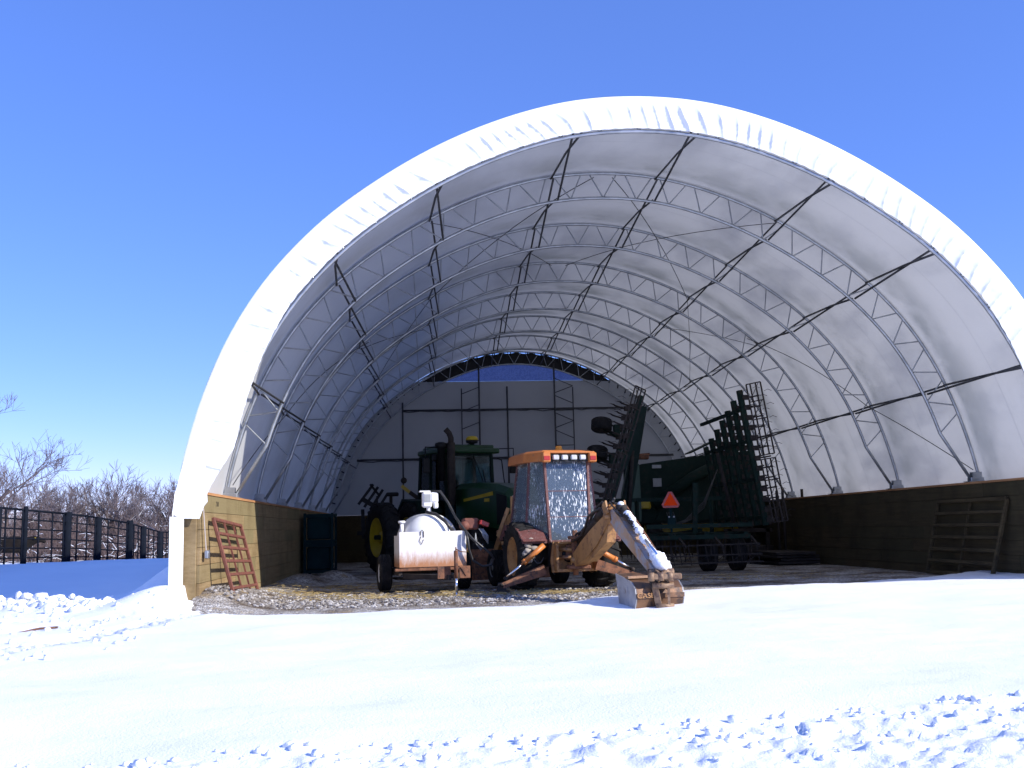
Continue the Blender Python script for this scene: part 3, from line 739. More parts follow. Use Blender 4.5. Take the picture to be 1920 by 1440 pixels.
for sg in(-1,1):
    me=B_(); me.box((sg*.50,-.765,2.655),(.13,.02,.085),None,0,.008); me.build('tail_light','redlens',bh)
me=B_(); me.lathe((.0,-.1,2.83),(0,0,1),[(0,.06),(.02,.09),(.05,.09),(.06,.07),(.10,.07),(.12,.055),(.125,.0)],14); me.build('beacon','amber',bh)
# fenders
for sg in(-1,1):
    me=B_(); K=10; pr=[]
    for i in range(K+1):
        a=R(28+105*i/K) ; pr.append((.02-math.cos(a)*.0+.86*math.cos(a)*-1+.0,.70+.62*math.sin(a)))
    o_=[(sg*.56,y,z+.02) for y,z in pr]; q_=[(sg*1.08,y,z-.03) for y,z in pr]
    me.prism([(sg*.80,y,z) for y,z in pr]+[(sg*.80,y,z-.035) for y,z in reversed(pr)],(.52,0,0))
    me.prism([(sg*.80,-.80,1.0),(sg*.80,-.25,1.28),(sg*.80,.5,1.34),(sg*.80,.9,1.05),(sg*.8,.85,1.0),(sg*.8,-.2,1.16)],(.5,0,0))
    me.build('fender','maroon',bh)
# chassis
me=B_(); me.box((0,1.0,.66),(.62,3.0,.34),None,0,.02); me.box((0,-.62,.72),(.9,.3,.5),None,0,.02); me.box((0,0,.72),(1.3,.26,.26),None,0,.03); me.box((0,2.15,.48),(1.25,.2,.2),None,0,.03); me.box((-.6,.75,.62),(.3,.6,.35),None,0,.03); me.box((.6,.75,.62),(.3,.6,.35),None,0,.03); me.build('chassis','rustdark',bh)
me=B_(); me.loft([(-.42,.97,.85),(.42,.97,.85),(.42,.97,1.42),(.34,.97,1.5),(-.34,.97,1.5),(-.42,.97,1.42)],[(-.38,2.6,.85),(.38,2.6,.85),(.38,2.6,1.28),(.30,2.6,1.34),(-.30,2.6,1.34),(-.38,2.6,1.28)]); me.build('hood','orange',bh)
# rear frame plate carrying the boom swing and the stabilisers
me=B_(); me.prism([(-.47,-.80,.38),(.47,-.80,.38),(.50,-.80,.62),(.44,-.80,.98),(-.44,-.80,.98),(-.50,-.80,.62)],(0,.05,0))
me.box((0,-.90,.96),(.80,.2,.04)); me.box((0,-.90,.42),(.86,.22,.05)); me.box((-.42,-.90,.69),(.05,.22,.5)); me.box((.42,-.90,.69),(.05,.22,.5)); me.build('rear_frame','tan',bh)
me=B_(); me.lathe((-.12,-.84,.72),(0,-1,0),[(0,.15),(.02,.15),(.02,.10)],20); me.build('frame_opening','black',bh)
wheel(bh,(-.86,0,.70),(1,0,0),.70,.44,'tan',22,.54,-.07,BT)
wheel(bh,(.86,0,.70),(1,0,0),.70,.44,'tan',22,.54,-.07,BT)
wheel(bh,(-.74,2.15,.40),(1,0,0),.40,.30,'greyrim',0,.5,0,BT)
wheel(bh,(.74,2.15,.40),(1,0,0),.40,.30,'greyrim',0,.5,0,BT)
me=B_()
for k in range(9): me.blob((-.90+.05*(k%3)-.02*k%.1,-.69+.02*(k%2),.62+.05*k),(.075,.022,.055),8,.5,60+k)
tag(me.build('mud_splash','mud',bh),'pale dried mud on the rear tyre')
# stabilisers
def stab(hip,foot,cyl,sg):
    me=W_(); hip,foot,cyl=map(Vector,(hip,foot,cyl)); d=(foot-hip).normalized(); up=Vector((0,0,1)); ax=Vector((0,-1,0))
    n_=d.cross(Vector((0,1,0))).normalized()
    if n_.z<0: n_=-n_
    w0=.10;w1=.05
    me.prism([hip+n_*w0,foot+n_*w1,foot-n_*w1,hip-n_*w0],(0,.14,0))
    arm=keep(me.build('stabiliser_arm','rust',bh),bh)
    me=W_(); a=foot+d*.02; me.box(a-Vector((0,0,.10)),(.30,.30,.03),None,0,.008)
    for q in(-.05,.05): me.prism([a+Vector((-.06,q,.06)),a+Vector((.06,q,.06)),a+Vector((.09,q,-.09)),a+Vector((-.09,q,-.09))],(0,.018,0))
    me.tube([a+Vector((0,-.11,.02)),a+Vector((0,.11,.02))],.03,10); me.build('stabiliser_pad','rustdark',arm)
    e=foot-d*.10+n_*.10; c0=cyl; m_=c0.lerp(e,.52)
    me=W_(); me.tube([c0,m_],.05,14); me.tube([m_-(m_-c0).normalized()*.04,m_+(e-c0).normalized()*.02],.058,14); me.build('cylinder','orange',arm)
    me=W_(); me.tube([m_,e],.024,12); me.build('piston_rod','chrome',arm)
    me=W_(); me.tube([e+Vector((0,-.1,0)),e+Vector((0,.1,0))],.035,10); me.build('pin','rustdark',arm)
yS=19.55
stab(P(1022,1068,yS),P(942,1098,yS-.15),P(1020,1022,yS-.08),-1)
stab(P(1118,1058,yS-.1),P(1192,1079,yS),P(1120,1030,yS-.15),1)
me=W_(); a=P(1003,1046,yS-.2); me.tube([a+Vector((.02,0,.05)),a+Vector((-.02,-.03,-.03)),a+Vector((.03,-.05,-.10)),a+Vector((.10,-.05,-.09)),a+Vector((.16,-.02,.0))],.011,6); me.build('hydraulic_hose','hose',bh)
# swing casting
sw=P(1080,1035,19.45)
me=W_(); me.box(sw+Vector((.0,0,0)),(.16,.22,.62),None,0,.03); me.box(sw+Vector((.02,-.12,.27)),(.34,.3,.06),None,0,.015); me.box(sw+Vector((.02,-.12,-.27)),(.42,.34,.07),None,0,.015); me.tube([sw+Vector((-.02,-.05,-.42)),sw+Vector((-.02,-.05,.40))],.05,12); me.box(sw+Vector((-.12,.1,0)),(.12,.12,.3),None,0,.02); me.build('swing_casting','rust',bh)
me=W_(); 
for q in(-.1,.1): me.tube([sw+Vector((-.42,.25,q-.02)),sw+Vector((-.08,-.05,q*.6-.02))],.04,10)
me.build('swing_cylinder','tan',bh)
# boom: two deep side plates joined by top and bottom flanges, in the vertical plane of the arm
foot=sw+Vector((.04,-.2,-.14)); top=P(1152,968,17.55); 
ax=(top-foot); side=ax.cross(Vector((0,0,1))).normalized(); ax.normalize(); nrm=side.cross(ax).normalized()
L=(top-foot).length
def arm2(me,base,ax,nrm,side,pr,wd,th=.02,plates=True):
    pts=[base+ax*u+nrm*v for u,v in pr]
    if plates:
        for q in(-wd/2,wd/2): me.prism([p+side*q for p in pts],side*th)
        n=len(pts)
        for i in range(n):
            a=pts[i];b=pts[(i+1)%n]
            me.add([a-side*wd/2,b-side*wd/2,b+side*wd/2,a+side*wd/2],[(0,1,2,3)])
boomp=[(0,-.12),(L*.30,-.21),(L*.62,-.22),(L*.86,-.14),(L+.06,-.09),(L+.08,.05),(L*.85,.10),(L*.55,.14),(L*.25,.15),(0,.12)]
me=W_(); arm2(me,foot,ax,nrm,side,boomp,.22); me.tube([foot-side*.17,foot+side*.17],.055,12); me.tube([top-side*.19,top+side*.19],.055,12)
me.prism([foot+ax*(L*.55)+nrm*(-.16)+side*.02,foot+ax*(L*.95)+nrm*(-.11)+side*.02,foot+ax*(L*.84)+nrm*(-.34)+side*.02,foot+ax*(L*.34)+nrm*(-.30)+side*.02],side*.16)
boom=keep(me.build('boom','tan',bh),bh)
me=W_(); a=foot+ax*.15+nrm*.30; b=foot+ax*(L*.62)+nrm*.30; me.tube([a,b],.062,14); me.tube([foot+ax*.0+nrm*.2,a],.04,10); me.tube([b,foot+ax*(L*.8)+nrm*.28],.07,12); me.build('boom_cylinder','rustdark',boom)
me=W_()
for q,h_ in((-.12,.26),(-.09,.34),(-.05,.40),(-.01,.38),(.04,.38),(.09,.34)):
    me.tube([foot+ax*(L*t)+nrm*(h_+.06*math.sin(t*9+q*30)-(.16 if t>.9 else 0))+side*(q+.02*math.sin(t*14)) for t in (.0,.12,.25,.4,.55,.7,.82,.92,1.04)],.024,6)
for q in(-.09,0,.08):
    me.tube([top+Vector((0,0,.12))+side*q-ax*.25,top+Vector((.0,-.02,.24))+side*q,top+Vector((.06,-.25,.16))+side*(q+.05),top+Vector((.12,-.45,-.02))+side*q],.013,6)
me.build('hydraulic_hose','hose',boom)
me=W_(); p=top+nrm*.16; me.box(p,(.2,.24,.10),None,0,.02); me.tube([p-side*.18,p+side*.18],.045,10); me.prism([top+nrm*.02-side*.17,top+nrm*.22-side*.17,top+nrm*.22+ax*.16-side*.17,top+ax*.16-side*.17],side*.03); me.prism([top+nrm*.02+side*.17,top+nrm*.22+side*.17,top+nrm*.22+ax*.16+side*.17,top+ax*.16+side*.17],side*.03); me.build('boom_head','tan',boom)
# dipper stick
dtop=P(1156,964,17.5); dbot=P(1236,1072,15.75)
dax=(dbot-dtop).normalized(); dside=dax.cross(Vector((0,0,1))).normalized(); dn=dside.cross(dax).normalized(); DL=(dbot-dtop).length
dp=[(-.10,.0),(-.04,-.12),(.35,-.16),(DL*.5,-.13),(DL*.98,-.08),(DL+.06,-.02),(DL+.03,.06),(DL*.8,.07),(DL*.45,.10),(.40,.14),(.05,.12)]
me=W_(); arm2(me,dtop,dax,dn,dside,dp,.20); dip=keep(me.build('dipper_stick','dipperpaint',bh),bh)
lettering('dipper_letters','CASE',.17,dtop+dax*.62-dn*.02-dside*.125,dax,dn,'mark',dip,.002)
me=W_(); a=dtop+dax*.18+dn*.20; b=dtop+dax*.95+dn*.18; me.tube([a,b],.05,14); me.tube([a-dside*.08,a+dside*.08],.06,12); me.build('cylinder','rustdark',dip)
me=W_(); me.tube([b,dtop+dax*(DL-.15)+dn*.2],.028,12); me.build('piston_rod','chrome',dip)
# guard strips and snow resting on top of the stick
me=W_(); me.prism([dtop+dax*u+dn*v-dside*.12 for u,v in((.05,.11),(.05,.20),(.5,.18),(1.0,.15),(DL*.85,.10),(DL*.85,.05),(.9,.09),(.4,.12))],dside*.02); me.build('guard_plate','rust',dip)
me=W_(); K=34
for i in range(K):
    t=i/(K-1); u=.42+(DL-.40)*t; gap=abs(t-.42)<.035 
    if gap: continue
    r_=.056+.03*mnoise.noise(Vector((t*7,3,1)))+(.05 if t>.82 else 0)
    me.blob(dtop+dax*u+dn*(.22-.10*t)+dside*(-.015+.03*mnoise.noise(Vector((t*5,1,8)))),(r_*1.05,r_*1.0,r_*.85),12,.25,i)
tag(me.build('snow_cap','snow',dip),'lumpy snow lying along the top of the dipper'); me=W_(); me.blob(dtop+dax*.13+dn*.25,(.06,.06,.04),12,.2,91); me.blob(foot+ax*(L*.8)+nrm*.36-side*.08,(.08,.08,.05),12,.3,92); me.blob(foot+ax*(L*.42)+nrm*.14-side*.13,(.05,.1,.05),10,.3,93)
me.build('snow_cap','snow',boom)
me=W_(); me.blob(dbot+dax*-.05+dn*.0-dside*.12,(.12,.06,.12),12,.3,94); me.blob(dbot+dax*-.22+dn*.05-dside*.12,(.1,.06,.14),12,.3,95); me.build('snow_cap','snow',dip)
# bucket: curled so that its back faces the camera
bk=P(1222,1118,15.45); bz=Matrix.Translation(bk)@Matrix.Rotation(R(15),4,'Z')@Matrix.Scale(.93,4)
me=MB(bz)
hw=.41
# outer shell profile in y,z (y towards the barn, -y towards the camera)
shell=[(.42,.36),(.10,.30),(-.16,.24),(-.27,.14),(-.30,-.02),(-.22,-.22),(-.05,-.32),(.28,-.30)]
inn_=[(.40,.33),(.10,.27),(-.13,.215),(-.235,.12),(-.265,-.02),(-.19,-.20),(-.04,-.29),(.28,-.27)]
lo=[(-.5,y,z) for y,z in shell]+[(-.5,y,z) for y,z in reversed(inn_)]
me.prism([( (x+.5)*0,y,z) for x,y,z in lo],(2*hw,0,0))
me.box((0,-.305,.03),(2*hw+.01,.03,.07)); me.box((0,-.25,-.20),(2*hw,.03,.05),Matrix.Rotation(R(35),3,'X')); me.box((0,.02,.30),(2*hw+.02,.10,.04),Matrix.Rotation(R(-13),3,'X'))
bucket=keep(me.build('bucket','bucket',bh),bh)
for sg in(-1,1):
    me=MB(bz); me.prism([(sg*hw,y,z) for y,z in shell],(.025,0,0)); me.prism([(sg*(hw+.016),-.02,.18),(sg*(hw+.016),.05,.18),(sg*(hw+.016),.05,-.08),(sg*(hw+.016),-.02,-.08)],(.012,0,0))
    me.build('side_plate','bucketside',bucket)
me=MB(bz)
for k in range(5): me.prism([(-.34+k*.17,.25,-.33),(-.34+k*.17,.25,-.25),(-.34+k*.17,.46,-.29)],(.06,0,0))
me.build('bucket_teeth','rust',bucket)
lettering('bucket_letters','CASE',.10,bz@Vector((-.27,-.328,.035)),(math.cos(R(15)),math.sin(R(15)),0),(0,0,1),'tan',bucket,.004,1.2)
# linkage between stick and bucket
me=W_(); q=dbot+Vector((.02,-.02,.0))
me.tube([q-dside*.20,q+dside*.20],.05,12)
for sg in(-1,1):
    a=q+dside*.10*sg; b=bk+Vector((.08+.10*sg,-.34,.16)); c=bk+Vector((.10+.075*sg,-.36,-.12))
    me.beam(a,b,.035,.12); me.beam(b,c,.035,.09); me.tube([c,bk+Vector((.16+.09*sg,-.30,-.22))],.03,8)
me.tube([bk+Vector((-.06,-.36,.17)),bk+Vector((.25,-.36,.17))],.045,12); me.tube([bk+Vector((-.02,-.37,-.12)),bk+Vector((.24,-.37,-.12))],.04,12)
me.box(bk+Vector((.10,-.33,-.24)),(.30,.05,.06),None,0,.01)
a=bk+Vector((.02,-.33,.28)); 
for k in range(3): me.tube([a+Vector((-.10+.14*k,-.05,-.04)),a+Vector((-.10+.14*k,-.05,.08))],.05,10)
me.box(a+Vector((.12,-.03,.02)),(.46,.10,.09),None,0,.015); me.build('bucket_linkage','linkpaint',bh)
me=W_(); me.prism([bk+Vector((-.10,-.30,.27)),bk+Vector((.02,-.32,.24)),bk+Vector((.06,-.34,-.22)),bk+Vector((-.00,-.33,-.18)),bk+Vector((-.05,-.31,.06))],(0,.03,0)); me.build('bucket_ear','rustdark',bh)
me=W_()
for k,(ox,oy,oz,rr_) in enumerate(((-.05,-.42,-.29,.075),(.06,-.45,-.30,.06),(.14,-.42,-.30,.05),(-.15,-.40,-.31,.05))): me.blob(bk+Vector((ox,oy,oz)),(rr_*1.3,rr_,rr_),10,.35,200+k)
tag(me.build('snow_lump','snow',None),'small lump of snow pressed against the back of the digging bucket','snow lump',kind='stuff')
# loader at the front
for sg in(-1,1):
    me=B_(); pr=[(.80,1.15),(1.15,1.62),(1.9,1.45),(2.9,.62),(3.05,.35),(2.9,.30),(2.65,.55),(1.8,1.22),(1.2,1.38),(.95,1.05)]
    me.prism([(sg*.62,y,z) for y,z in pr],(.09,0,0)); me.tube([(sg*.74,1.35,.75),(sg*.74,2.0,1.2)],.05,10); me.beam((sg*.70,.95,.6),(sg*.70,.95,1.95 if sg<0 else 1.5),.07,.10); me.beam((sg*.98,1.2,1.1),(sg*.78,1.05,1.7),.05,.08); me.build('loader_arm','tan',bh)
me=B_(); pr=[(2.95,.10),(3.05,.62),(3.15,.80),(3.2,.80),(3.12,.60),(3.05,.17),(3.75,.12),(3.75,.08)]
me.prism([(0,y,z) for y,z in pr],(2.1,0,0))
for sg in(-1,1): me.prism([(sg*1.05,2.95,.1),(sg*1.05,3.15,.8),(sg*1.05,3.4,.6),(sg*1.05,3.75,.1)],(.025,0,0))
me.build('loader_bucket','rust',bh)

# ------------------------------------------------------------------ green row-crop tractor
TA=R(23); TO=Vector((.92,32.0,0)); TT=LT(TO,TA)       # local -y is the front of the tractor
tr=thing('farm_tractor','large green tractor with yellow wheel centres parked behind the white tank trailer','tractor',TO)
T_=lambda:MB(TT)
for x in(-2.35,-1.40,1.40,2.35): wheel(tr,(x,0,1.02),(1,0,0),1.02,.50,'yellow',22,.54,-.11,TT)
for x in(-1.05,1.05): wheel(tr,(x,-3.1,.74),(1,0,0),.74,.42,'yellow',20,.56,.0,TT)
me=T_(); me.tube([(-2.6,0,1.02),(2.6,0,1.02)],.07,12); me.box((0,-.3,1.05),(.9,1.9,.75),None,0,.05); me.box((0,-2.4,.95),(.62,2.6,.62),None,0,.04); me.box((0,-3.1,.72),(1.9,.26,.26),None,0,.04); me.box((0,-4.35,.85),(.7,.35,.55),None,0,.04); me.build('chassis','greendark',tr)
# bonnet
me=T_()
def sec(y,wd,zt,zb,rr=.16): return [(-wd,y,zb),(wd,y,zb),(wd,y,zt-rr),(wd-rr,y,zt),(-wd+rr,y,zt),(-wd,y,zt-rr)]
secs=[sec(-1.15,.50,2.52,1.35),sec(-2.4,.50,2.50,1.3),sec(-3.6,.47,2.40,1.2),sec(-4.15,.44,2.28,1.15),sec(-4.38,.40,2.10,1.15)]
for a,b in zip(secs,secs[1:]): me.loft(a,b)
hood=keep(me.build('hood','green',tr),tr)
for sg in(-1,1):
    me=T_(); me.prism([(sg*.505,-1.7,1.98),(sg*.505,-1.7,2.06),(sg*.50,-3.55,2.20),(sg*.49,-3.55,2.10)],(.012,0,0)); me.box((sg*.505,-3.2,1.98),(.012,.3,.09)); me.build('stripe','yellow',hood)
    me=T_(); me.prism([(sg*.47,-3.75,1.3),(sg*.47,-3.75,2.14),(sg*.43,-4.25,2.05),(sg*.43,-4.25,1.3)],(.03,0,0)); me.build('side_grille','black',hood)
me=T_(); me.box((0,-4.40,1.62),(.72,.05,.85),None,0,.02); me.build('front_grille','black',hood)
for sg in(-1,1):
    me=T_(); me.lathe((sg*.30,-4.43,1.98),(0,-1,0),[(0,.085),(.02,.085),(.03,.05),(.03,0)],18); me.build('headlight','lamp',hood)
# cab
cb=[(-.78,-1.12,1.30),(.78,-1.12,1.30),(.98,.55,1.55),(-.98,.55,1.55)]; ct=[(-.76,-1.0,3.42),(.76,-1.0,3.42),(.90,.50,3.42),(-.90,.50,3.42)]
mid_=[(-1.0,-.45,1.5),(1.0,-.45,1.5)]; midt=[(-.95,-.35,3.42),(.95,-.35,3.42)]
me=T_()
for a,b in list(zip(cb,ct))+list(zip(mid_,midt)): me.beam(a,b,.09,.09,(0,1,0),0,.01)
for a,b in((cb[0],cb[1]),(cb[1],cb[2]),(cb[2],cb[3]),(cb[3],cb[0]),(ct[0],ct[1]),(ct[1],ct[2]),(ct[2],ct[3]),(ct[3],ct[0])): me.beam(a,b,.08,.10)
me.box((0,-.3,1.42),(1.7,1.6,.16),None,0,.03); me.box((0,.35,1.75),(1.7,.5,.7),None,0,.05)
tcab=keep(me.build('cab','greendark',tr),tr)
for nm,(a,b,c,d) in {'windscreen':(cb[0],cb[1],ct[1],ct[0]),'side_window':(cb[1],cb[2],ct[2],ct[1]),'rear_window':(cb[2],cb[3],ct[3],ct[2]),'door_window':(cb[3],cb[0],ct[0],ct[3])}.items():
    me=T_(); quad(me,a,b,c,d); me.build(nm,'glass',tcab)
me=T_(); me.box((0,-.3,3.52),(1.98,1.75,.16),None,0,.05); me.box((0,-.3,3.64),(1.7,1.5,.12),None,0,.05); me.build('roof','green',tcab)
me=T_(); me.box((0,.05,1.95),(.55,.5,.14),None,0,.04); me.box((0,.30,2.35),(.52,.14,.75),None,0,.05); me.build('operator_seat','seat',tcab)
me=T_(); me.tube([(0,-.75,1.5),(0,-.5,2.25)],.04,8); me.lathe((0,-.48,2.28),(0,.5,1),[(-.015,.19),(-.015,.215),(.015,.215),(.015,.19)],22); me.build('steering_wheel','black',tcab)
me=T_(); me.lathe((.18,-.9,3.72),(0,0,1),[(-.05,.05),(.02,.08),(.04,.17),(.12,.19)],20); me.build('receiver_base','black',tcab)
me=T_(); me.lathe((.18,-.9,3.84),(0,0,1),[(0,.19),(.07,.18),(.12,.13),(.14,.0)],20); me.build('guidance_receiver','yellow',tcab)
for sg in(-1,1):
    me=T_(); me.tube([(sg*.85,-1.05,3.58),(sg*1.45,-1.15,3.60),(sg*1.45,-1.15,3.2)],.018,6); me.build('mirror_arm','black',tcab)
    me=T_(); me.box((sg*1.43,-1.15,3.05),(.22,.07,.42),None,0,.03); me.build('mirror','black',tcab)
    me=T_(); me.prism([(sg*1.15,-.9,1.72),(sg*1.15,-.55,2.05),(sg*1.15,.55,2.15),(sg*1.15,1.0,1.75),(sg*1.15,1.0,1.68),(sg*1.15,.5,2.07),(sg*1.15,-.5,1.97),(sg*1.15,-.85,1.66)],(.75,0,0)); me.build('fender','greendark',tr)
me=T_(); me.box((-1.05,-1.0,3.30),(.22,.16,.20),None,0,.03); me.build('work_light','black',tcab)
me=T_(); me.box((-.62,-1.08,3.50),(.24,.1,.09),None,0,.01); me.build('warning_light','redlens',tcab)
me=T_(); me.tube([(.98,-.98,3.3),(1.12,-1.0,3.25),(1.22,-1.0,2.4),(1.1,-.99,2.1)],.022,6); me.build('grab_handle','black',tcab)
me=T_(); me.tube([(.15,-1.03,3.40),(.45,-1.07,2.6)],.014,5); me.tube([(.45,-1.07,2.95),(.58,-1.08,2.3)],.02,5); me.build('wiper','black',tcab)
# exhaust stack and air cleaner at the right front corner of the cab
me=T_(); me.tube([(-.72,-1.35,1.9),(-.72,-1.35,3.3),(-.72,-1.35,3.72)],.12,14); me.tube([(-.72,-1.35,3.7),(-.72,-1.35,3.86),(-.76,-1.32,4.0),(-.86,-1.28,4.12)],.085,12); me.build('exhaust','rustdark',tr)
me=T_(); me.lathe((-.98,-1.22,2.6),(0,0,1),[(0,.11),(.95,.11),(.97,.18),(1.1,.18),(1.14,.08)],16); me.build('air_intake','black',tr)
me=T_(); 
for k in range(4): me.box((-1.15,-.75-.02*k,.55+.3*k),(.5,.3,.04))
for q in(-.38,-.14-1.25): pass
me.beam((-1.38,-.75,.5),(-1.38,-.85,1.6),.04,.06); me.build('cab_step','rustdark',tr)
# rear linkage seen over the tyres
# ------------------------------------------------------------------ white tank trailer
KA=R(9); KO=Vector((-.03,21.35,0)); KT=LT(KO,KA); K_=lambda:MB(KT)
tk=thing('fuel_trailer','small two-wheeled trailer with rust-streaked white box front and round white tank','trailer',KO)
for x in(-.80,.80): wheel(tk,(x,0,.37),(1,0,0),.37,.25,'white',0,.52,0,KT)
me=K_(); me.box((-.02,-.1,.40),(1.45,.09,.12),None,0,.01); me.beam((-.62,-1.05,.40),(-.62,.95,.40),.07,.12); me.beam((.58,-1.05,.40),(.58,.95,.40),.07,.12); me.box((0,.95,.40),(1.3,.07,.1),None,0,.01)
me.tube([(-.8,0,.37),(.8,0,.37)],.035,8); me.beam((-.55,-1.05,.34),(.10,-2.35,.34),.07,.09); me.beam((.58,-1.05,.34),(.18,-2.35,.34),.07,.09); me.box((0,.0,.25),(1.2,.8,.03)); me.build('frame','rustdark',tk)
me=K_(); me.box((0,-1.07,.455),(1.46,.07,.055),None,0,.01); me.build('front_rail','rust',tk)
me=K_(); 
for x,w1 in((-.02,.24),(.36,.20)):
    me=K_(); me.box((x+.02,-2.30,.43),(w1,.02,.22),None,0,.006)
    if x>0: me.prism([(.30,-2.315,.52),(.48,-2.315,.52),(.40,-2.315,.36)],(0,.02,0))
    me.build('hitch_plate','rust',tk)
me=K_(); me.box((.0,-1.10,.835),(1.30,.035,.67),None,0,.004); me.box((-.63,-.72,.80),(.03,.76,.6)); me.box((.63,-.72,.80),(.03,.76,.6)); me.box((.0,-.36,.78),(1.22,.03,.55)); me.box((.0,-.73,.5),(1.22,.74,.02)); box_=keep(me.build('box','rustwhite',tk),tk)
me=K_()
for x in(-.24,): 
    me.tube([(x,-1.125,1.10),(x,-1.13,1.17),(x+.03,-1.13,1.20),(x+.06,-1.13,1.17),(x+.06,-1.125,1.06)],.008,5); me.tube([(x+.01,-1.127,1.08),(x-.02,-1.13,1.0),(x+.02,-1.13,.93),(x+.06,-1.13,1.02)],.005,5)
me.build('latch','rustdark',box_)
me=K_(); r0=.55; prf=[(-.50-.46*math.sin(PI/2*(1-i/9)),max(.001,r0*math.cos(PI/2*(1-i/9)))) for i in range(10)]+[(.50+.46*math.sin(PI/2*i/9),max(.001,r0*math.cos(PI/2*i/9))) for i in range(10)]
me.lathe((.05,.0,.98),(0,1,0),prf,40); tank=keep(me.build('tank','white',tk),tk)
me=K_(); 
for k in (.45,): me=K_(); me.lathe((.05,k,.98),(0,1,0),[(-.025,.552),(-.025,.565),(.025,.565),(.025,.552)],40,cap=False); me.build('tank_strap','rustdark',tank)
me=K_(); me.tube([(-.52,-.55,1.12),(-.52,-.55,1.34)],.035,10); me.lathe((-.52,-.55,1.34),(0,0,1),[(0,.06),(.03,.075),(.05,.06)],14); me.build('filler_cap','white',tank)
me=K_(); me.tube([(.02,-.55,1.50),(.02,-.55,1.64)],.045,12); me.box((-.02,-.58,1.79),(.19,.16,.30),None,0,.03); me.box((.12,-.58,1.83),(.17,.18,.22),None,0,.04); me.box((.0,-.58,1.955),(.34,.12,.03),None,0,.01); me.box((.15,-.62,1.68),(.09,.10,.12),None,0,.02); pump=keep(me.build('pump','white',tk),tk)
me=K_(); me.box((-.02,-.663,1.82),(.13,.006,.16)); me.build('meter_face','greyrim',pump)
me=K_(); me.tube([(-.05,-.63,1.55),(.12,-.80,1.50),(.28,-.92,1.36),(.42,-1.0,1.16)],.034,10); me.tube([(.05,-.62,1.96),(.24,-.66,1.95),(.38,-.74,1.72),(.50,-.9,1.42),(.60,-1.10,1.22),(.74,-1.24,1.02),(.95,-1.26,.84),(1.10,-1.24,.72),(1.17,-1.2,.62),(1.12,-1.18,.50),(.95,-1.2,.48),(.75,-1.22,.60),(.68,-1.24,.82),(.66,-1.24,1.0),(.63,-1.2,1.16)],.024,8)
me.build('hose','hose',tk)
me=K_(); me.box((.80,-.80,1.30),(.30,.26,.22),None,0,.03); me.tube([(.66,-.82,1.26),(.66,-.98,1.26)],.09,14); me.tube([(.72,-.8,1.16),(.72,-.8,1.05)],.04,8); eng=keep(me.build('engine','redsteel',tk),tk)
me=K_(); me.box((1.04,-.96,1.30),(.19,.16,.09),Euler(( 0,R(22),0)) if False else Matrix.Rotation(R(22),3,'Y'),0,.01); me.build('recoil_cover','redlens',eng)
me=K_()
for k in range(5): me.tube([(.93+.02*k,-1.0,1.20),(.98+.03*k,-1.04,1.12-.015*k),(1.02+.02*k,-1.03,1.02-.03*k)],.010,5)
for k in range(3): me.tube([(.86,-1.02,1.12),(.84+.02*k,-1.04,.95),(.95,-1.04,.78+.03*k),(1.0,-1.02,.9)],.007,5)
me.build('cable_bundle','greyrim',tk)
me=K_(); me.tube([(.20,-2.42,.02),(.20,-2.42,.38)],.026,10); me.lathe((.20,-2.42,.0),(0,0,1),[(-.02,.07),(.015,.07),(.02,.03)],14); me.build('jack_leg','chrome',tk)
me=K_(); me.tube([(.20,-2.42,.34),(.20,-2.42,.82)],.038,10); me.tube([(.20,-2.42,.80),(.20,-2.42,.88)],.012,6); me.tube([(.20,-2.42,.85),(.28,-2.46,.80),(.38,-2.5,.79),(.39,-2.5,.86)],.010,6); me.build('jack_tube','rust',tk)

# ------------------------------------------------------------------ folded field cultivator
cv=thing('field_cultivator','dark green folded field cultivator with both tined wings raised and an orange slow-vehicle triangle','cultivator',(7.2,27,0))
def bars(me,ys,x0,x1,z,w_=.10):
    for y in ys: me.beam((x0,y,z),(x1,y,z),w_,w_)
me=W_()
# centre section: transverse toolbars and fore-aft members
for y,z in((25.4,.86),(26.3,.90),(27.3,.90),(28.3,.9),(29.3,.9)): me.beam((5.05,y,z),(8.0,y,z),.11,.11,(0,0,1),0,.01)
for x in(5.2,6.0,6.9,7.9): me.beam((x,25.4,.92),(x,31.4,.92),.10,.10)
me.beam((5.4,25.35,1.14),(8.05,25.35,1.14),.10,.10); me.beam((4.4,27.4,1.85),(8.0,27.4,1.85),.08,.10)
me.beam(P(1303,1000,25.9),P(1303,905,25.9),.12,.09,(0,1,0)); me.beam((5.2,29.3,1.0),(6.4,33,.7),.12,.12); me.beam((7.8,29.3,1.0),(6.6,33,.7),.12,.12)
me.beam((5.6,27.4,1.85),(5.6,27.4,.9),.08,.08); me.beam((7.6,27.4,1.85),(7.6,27.4,.9),.08,.08); me.build('centre_frame','toolbar',cv)
for x in(7.1,7.85):
    wheel(cv,(x,26.1,.42),(1,0,0),.42,.36,'rustdark',0,.5,0)
    me=W_(); me.beam((x+.24,26.1,.42),(x+.24,26.8,.95),.05,.09); me.build('wheel_strut','toolbar',cv)
def tines(me,pos,dirn,length,r=.012,out=Vector((1,0,0))):
    """C-shaped spring shank with a small sweep at the end"""
    p=Vector(pos); d=Vector(dirn).normalized(); o=Vector(out).normalized(); n=[]
    for t in range(6):
        a=PI*t/5; n.append(p+d*(length*.45*(1-math.cos(a)))*1.0+o*(math.sin(a)*length*.28))
    me.tube(n,r,4,cap=False); q=n[-1]; me.add([q,q+o*.10-d*.02,q+d*.14,q-o*.10-d*.02],[(0,1,2),(0,2,3)])
